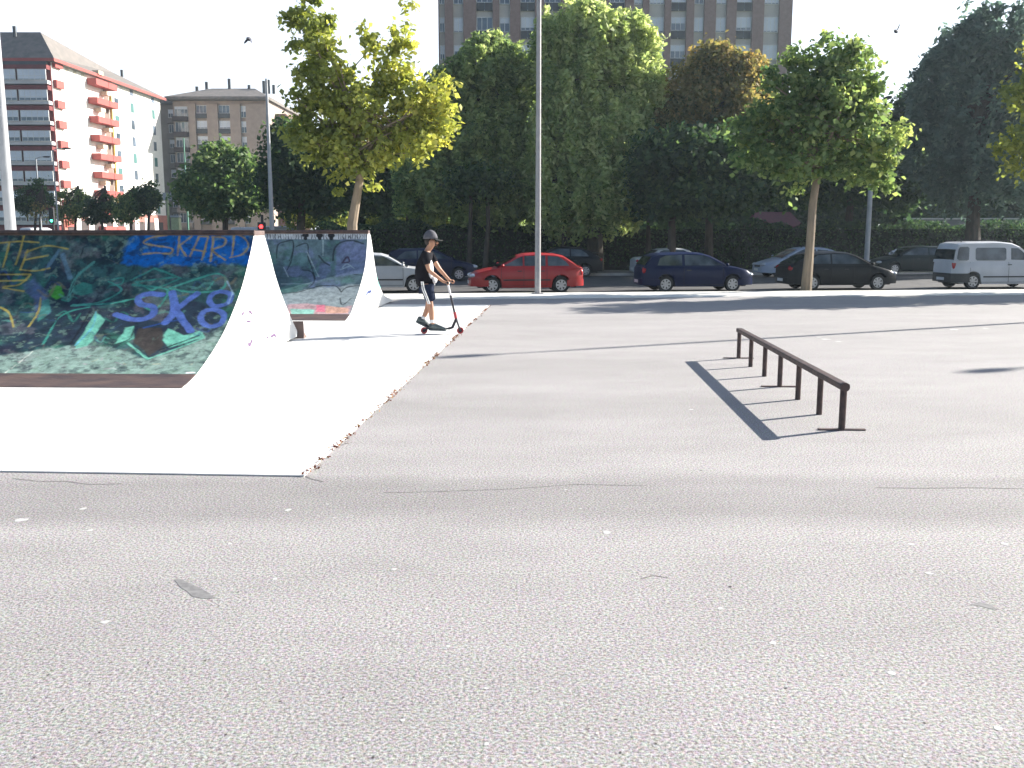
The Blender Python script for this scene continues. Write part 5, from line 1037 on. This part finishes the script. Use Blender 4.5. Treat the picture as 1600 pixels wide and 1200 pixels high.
# side features: parapets, recessed balconies, windows
def side_box(name, a0, a1, z0, z1, o0, o1, m):
    mb = MB(); P = [(a0, z0), (a1, z0), (a1, z1), (a0, z1)]; mb.prism(P, lambda a, z, o_: side(a, o_, z), o0, o1); return mb.build(name, m, blk)
aL, _ = sp(137, 150); aR, _ = sp(170, 150)
am = (aL * .42 + aR * .58)
side_box('recess_shade_panel', am + 1.2, aR - .2, .5, he - 1.6, .005, .02, mat('recess_shade', (.22, .16, .13), (.16, .12, .10), .9, scale=.5))  # flat dark panel; the shade of the recess is put into its colour
side_box('yellow_edge', aR + .1, aR + .4, 1, he - 2.5, .005, .35, M_YEL)
zpar = sp(150, 128)[1]
for k in range(9):
    zt = zpar + .1 - k * fl
    if zt < 1: break
    side_box('balcony', aL, am - .06, zt - .95, zt, .02, 1.5, M_REDP); side_box('balcony', am + .06, aR + .02, zt - .95, zt, .02, 1.5, M_REDP)
    side_box('balcony_end', .3, 2.6, zt - .1, zt + 1.0, .02, .5, M_REDP)
    for px in (105, 117, 129): a_, _ = sp(px, 150); side_box('side_window', a_, a_ + .9, zt - .1, zt + 1.2, .01, .05, mat('pale_blind', (.5, .45, .36), None, .7))
    for px, w_ in ((178, 1.5), (203, 1.3), (236, 1.2)): a_, _ = sp(px, 150); side_box('side_window', a_, a_ + w_, zt - .4, zt + 1.2, .01, .06, M_WGL if (k * 7 + px) % 3 else M_AWN)
    side_box('awning', aR - 3.2 if k % 2 else am - 2.5, aR - 1.9 if k % 2 else am - .8, zt + .9, zt + 1.5, .03, 1.1, mat('cream_awning', (.6, .5, .36), None, .7))
side_box('ground_floor', -.0, LB, 0, 5.2, .02, .3, mat('shopfront_red', (.45, .16, .12), (.30, .12, .10), .8, scale=.4))
for k in range(9): side_box('shop_opening', 1.0 + k * 4.4, 3.2 + k * 4.4, .1, 3.9, .31, .36, M_RECESS)
for k in range(8): side_box('shop_panel', 3.4 + k * 4.4, 5.2 + k * 4.4, .1, 4.6, .31, .40, M_WHITEW)

# brown block further back
QY = 190.0
def qx(px): return AtY(px, 200, QY)[0]
def qz(py): return AtY(350, py, QY)[1] + .7
QX = qx(345); b2_ = thing('apartment_block', 'tan brick apartment block with grey hipped roof behind the round tree', 'apartment building', (QX, QY, -.7)); qe = qz(157)
MB().b2((qx(270) - QX, .6, 0), (qx(419) - QX, 26, qe)).build('wall', M_TAN, b2_)
mb = MB()
for a, b_ in ((295, 306), (324, 341), (360, 376), (385, 419)): mb.b2((qx(a) - QX, 0, 0), (qx(b_) - QX, .599, qe - .6))
mb.build('pier', M_TAN, b2_)
MB().b2((qx(236) - QX, 5, 0), (qx(270) - QX - .02, 28, qz(158))).build('side_wing', mat('dull_render', (.26, .23, .20), (.2, .18, .155), .9, scale=.5), b2_)
pitch = 22.75 / F * QY
for k in range(9):
    zt = qz(164) - k * pitch - 2.3
    if zt < 1: break
    for a, b_ in ((306.5, 323.5), (341.5, 359.5)): window(b2_, 'big', (qx(a) + qx(b_)) / 2 - QX, .5, zt, qx(b_) - qx(a) - .1, 2.3, [.0, .55, .3][k % 3])
    window(b2_, 'small', (qx(376) + qx(385)) / 2 - QX, .5, zt, qx(385) - qx(376) - .1, 2.2, .5)
    window(b2_, 'wide', (qx(272) + qx(294)) / 2 - QX, .5, zt + .2, qx(294) - qx(272) - .2, 1.9, [.3, 0][k % 2])
    MB().b2((qx(271.5) - QX, -.7, zt - .7), (qx(294) - QX, .4, zt + .15)).build('balcony', M_RECESS if k < 4 else M_TAN, b2_)
    MB().b2((qx(249) - QX, 3.8, zt - .7), (qx(269) - QX, 5, zt + .3)).build('balcony', mat('grey_balcony', (.22, .2, .18), None, .9), b2_)
    window(b2_, 'wide', (qx(250) + qx(269)) / 2 - QX, 4.4, zt + .4, qx(269) - qx(250) - .4, 1.6, [.5, .0][k % 2])
    for a, b_ in ((306.5, 323.5), (341.5, 359.5)): MB().b2((qx(a) - QX, -.05, zt - .1), (qx(b_) - QX, .42, zt + .75)).build('railing', M_SLATE, b2_)
def hip_roof(parent, x0, x1, y0, y1, z, h_, m, inset):
    V = [(x0, y0, z), (x1, y0, z), (x1, y1, z), (x0, y1, z), (x0 + inset, y0 + (y1 - y0) * .4, z + h_), (x1 - inset, y0 + (y1 - y0) * .4, z + h_), (x1 - inset, y1 - (y1 - y0) * .4, z + h_), (x0 + inset, y1 - (y1 - y0) * .4, z + h_)]
    V += [(a, b_, z - .5) for a, b_, _ in V[:4]]
    return MB().add(V, [(0, 1, 5, 4), (1, 2, 6, 5), (2, 3, 7, 6), (3, 0, 4, 7), (4, 5, 6, 7), (8, 9, 1, 0), (9, 10, 2, 1), (10, 11, 3, 2), (11, 8, 0, 3), (11, 10, 9, 8)]).build('roof', m, parent)
hip_roof(b2_, qx(264) - QX, qx(424) - QX, -1.6, 27.5, qe + .55, 3.1, M_ROOF, 5.5)
hip_roof(b2_, qx(230) - QX, qx(268) - QX, 3.5, 29, qz(153), 2.6, M_ROOF, 2.0)
for px, hh in ((287, .9), (303, 1.8), (340, 2.4), (372, 1.2), (396, 2.0), (404, 2.2), (412, 1.2)):
    MB().b2((qx(px) - QX - .25, 9, qe + 2.5), (qx(px) - QX + .25, 9.5, qe + 3.0 + hh)).build('chimney', M_SLATE, b2_)
MB().b2((qx(419) - QX, 6, 0), (qx(436) - QX, 26, qz(172))).build('side_wing', mat('red_brown_wing', (.2, .11, .09), None, .9), b2_)
# low pavilion and pale wall glimpsed under the park trees
x, z = AtY(1214, 350, 66); pv = thing('pavilion', 'small red roofed hut glimpsed under the park trees', 'hut', (x, 66, -.7))
MB().b2((-1.7, 0, 0), (1.7, 2.4, 2.35)).build('wall', M_RECESS, pv); MB().add([(-2.0, -.5, 2.35), (2.0, -.5, 2.35), (2.0, 2.9, 2.35), (-2.0, 2.9, 2.35), (-1.2, 1.2, 3.6), (1.2, 1.2, 3.6)], [(0, 1, 5, 4), (1, 2, 5), (2, 3, 4, 5), (3, 0, 4), (3, 2, 1, 0)]).build('roof', mat('red_metal_roof', (.12, .02, .025), None, .6), pv)
x, z = AtY(1550, 345, 68); pv = thing('garden_wall', 'pale low wall glimpsed under the trees at the right', 'wall', (x, 68, -.7)); MB().b2((-6, 0, 0), (9, .3, 3.1)).build('wall', M_PAVE, pv); MB().b2((-6.05, -.05, 3.102), (9.05, .35, 3.2)).build('coping', M_KERB, pv)

# delivery vans parked in the sun far behind the near ramp
VANL = dict(VAN, L=4.9, H=2.35, W=1.9, belt=1.15, cab=[(-2.42, 1.1), (-2.38, 1.9), (-2.30, 2.28), (-2.0, 2.33), (.4, 2.35), (.85, 2.2), (1.15, 1.95), (1.85, 1.1)], low=[(-2.45, 1.15), (.9, 1.15), (1.8, 1.08), (2.2, .9), (2.45, .7)], wx=(-1.5, 1.6), r=.33,
            win=[[(.40, 1.2), (.40, 1.85), (.9, 1.85), (1.45, 1.2)]], ws=(1.8, 1.12), rw=(-2.41, -2.385), seams=(-.3, .3, 1.5), rails=False, aerial=None, handles=(.1,), bump=M_WHITE)
for i, (px, Y, rz, lb, pm) in enumerate(((63, 112, 1.3, 'small white van roof above the left of the near ramp', P_WHT), (398, 100, .2, 'white van left of the red traffic light', P_WHT), (447, 78, .5, 'white van just right of the red traffic light', P_WHT))):
    o = make_car('delivery_van', lb, VANL, pm, 'vans parked far behind the ramps', detail=False); x, z = AtY(px, 357, Y); o.location = (x, Y, -.37); o.rotation_euler = (0, 0, rz)
tag(MB().prism([(-85, 58), (-14.5, 58), (-14.5, 130), (-85, 130)], lambda x, y, z: (x, y, z), -.61, -.37).build('parking_ground', M_ROAD), kind='structure')

# ------------------------------------------------------------------ thin blue haze, added to imitate veiling glare in the lens
mh = bpy.data.materials.new('veil_haze'); mh.use_nodes = True; n = mh.node_tree; n.nodes.clear()
pv_ = n.nodes.new('ShaderNodeVolumePrincipled'); pv_.inputs['Color'].default_value = (.74, .88, 1.0, 1); pv_.inputs['Density'].default_value = 0.0004; pv_.inputs['Anisotropy'].default_value = 0.45
oh = n.nodes.new('ShaderNodeOutputMaterial'); n.links.new(pv_.outputs[0], oh.inputs['Volume'])
tag(MB().b2((-920, -80, -1.75), (920, 1520, 46)).build('veil_haze_volume', mh), kind='stuff')
sc.cycles.volume_bounces = 0
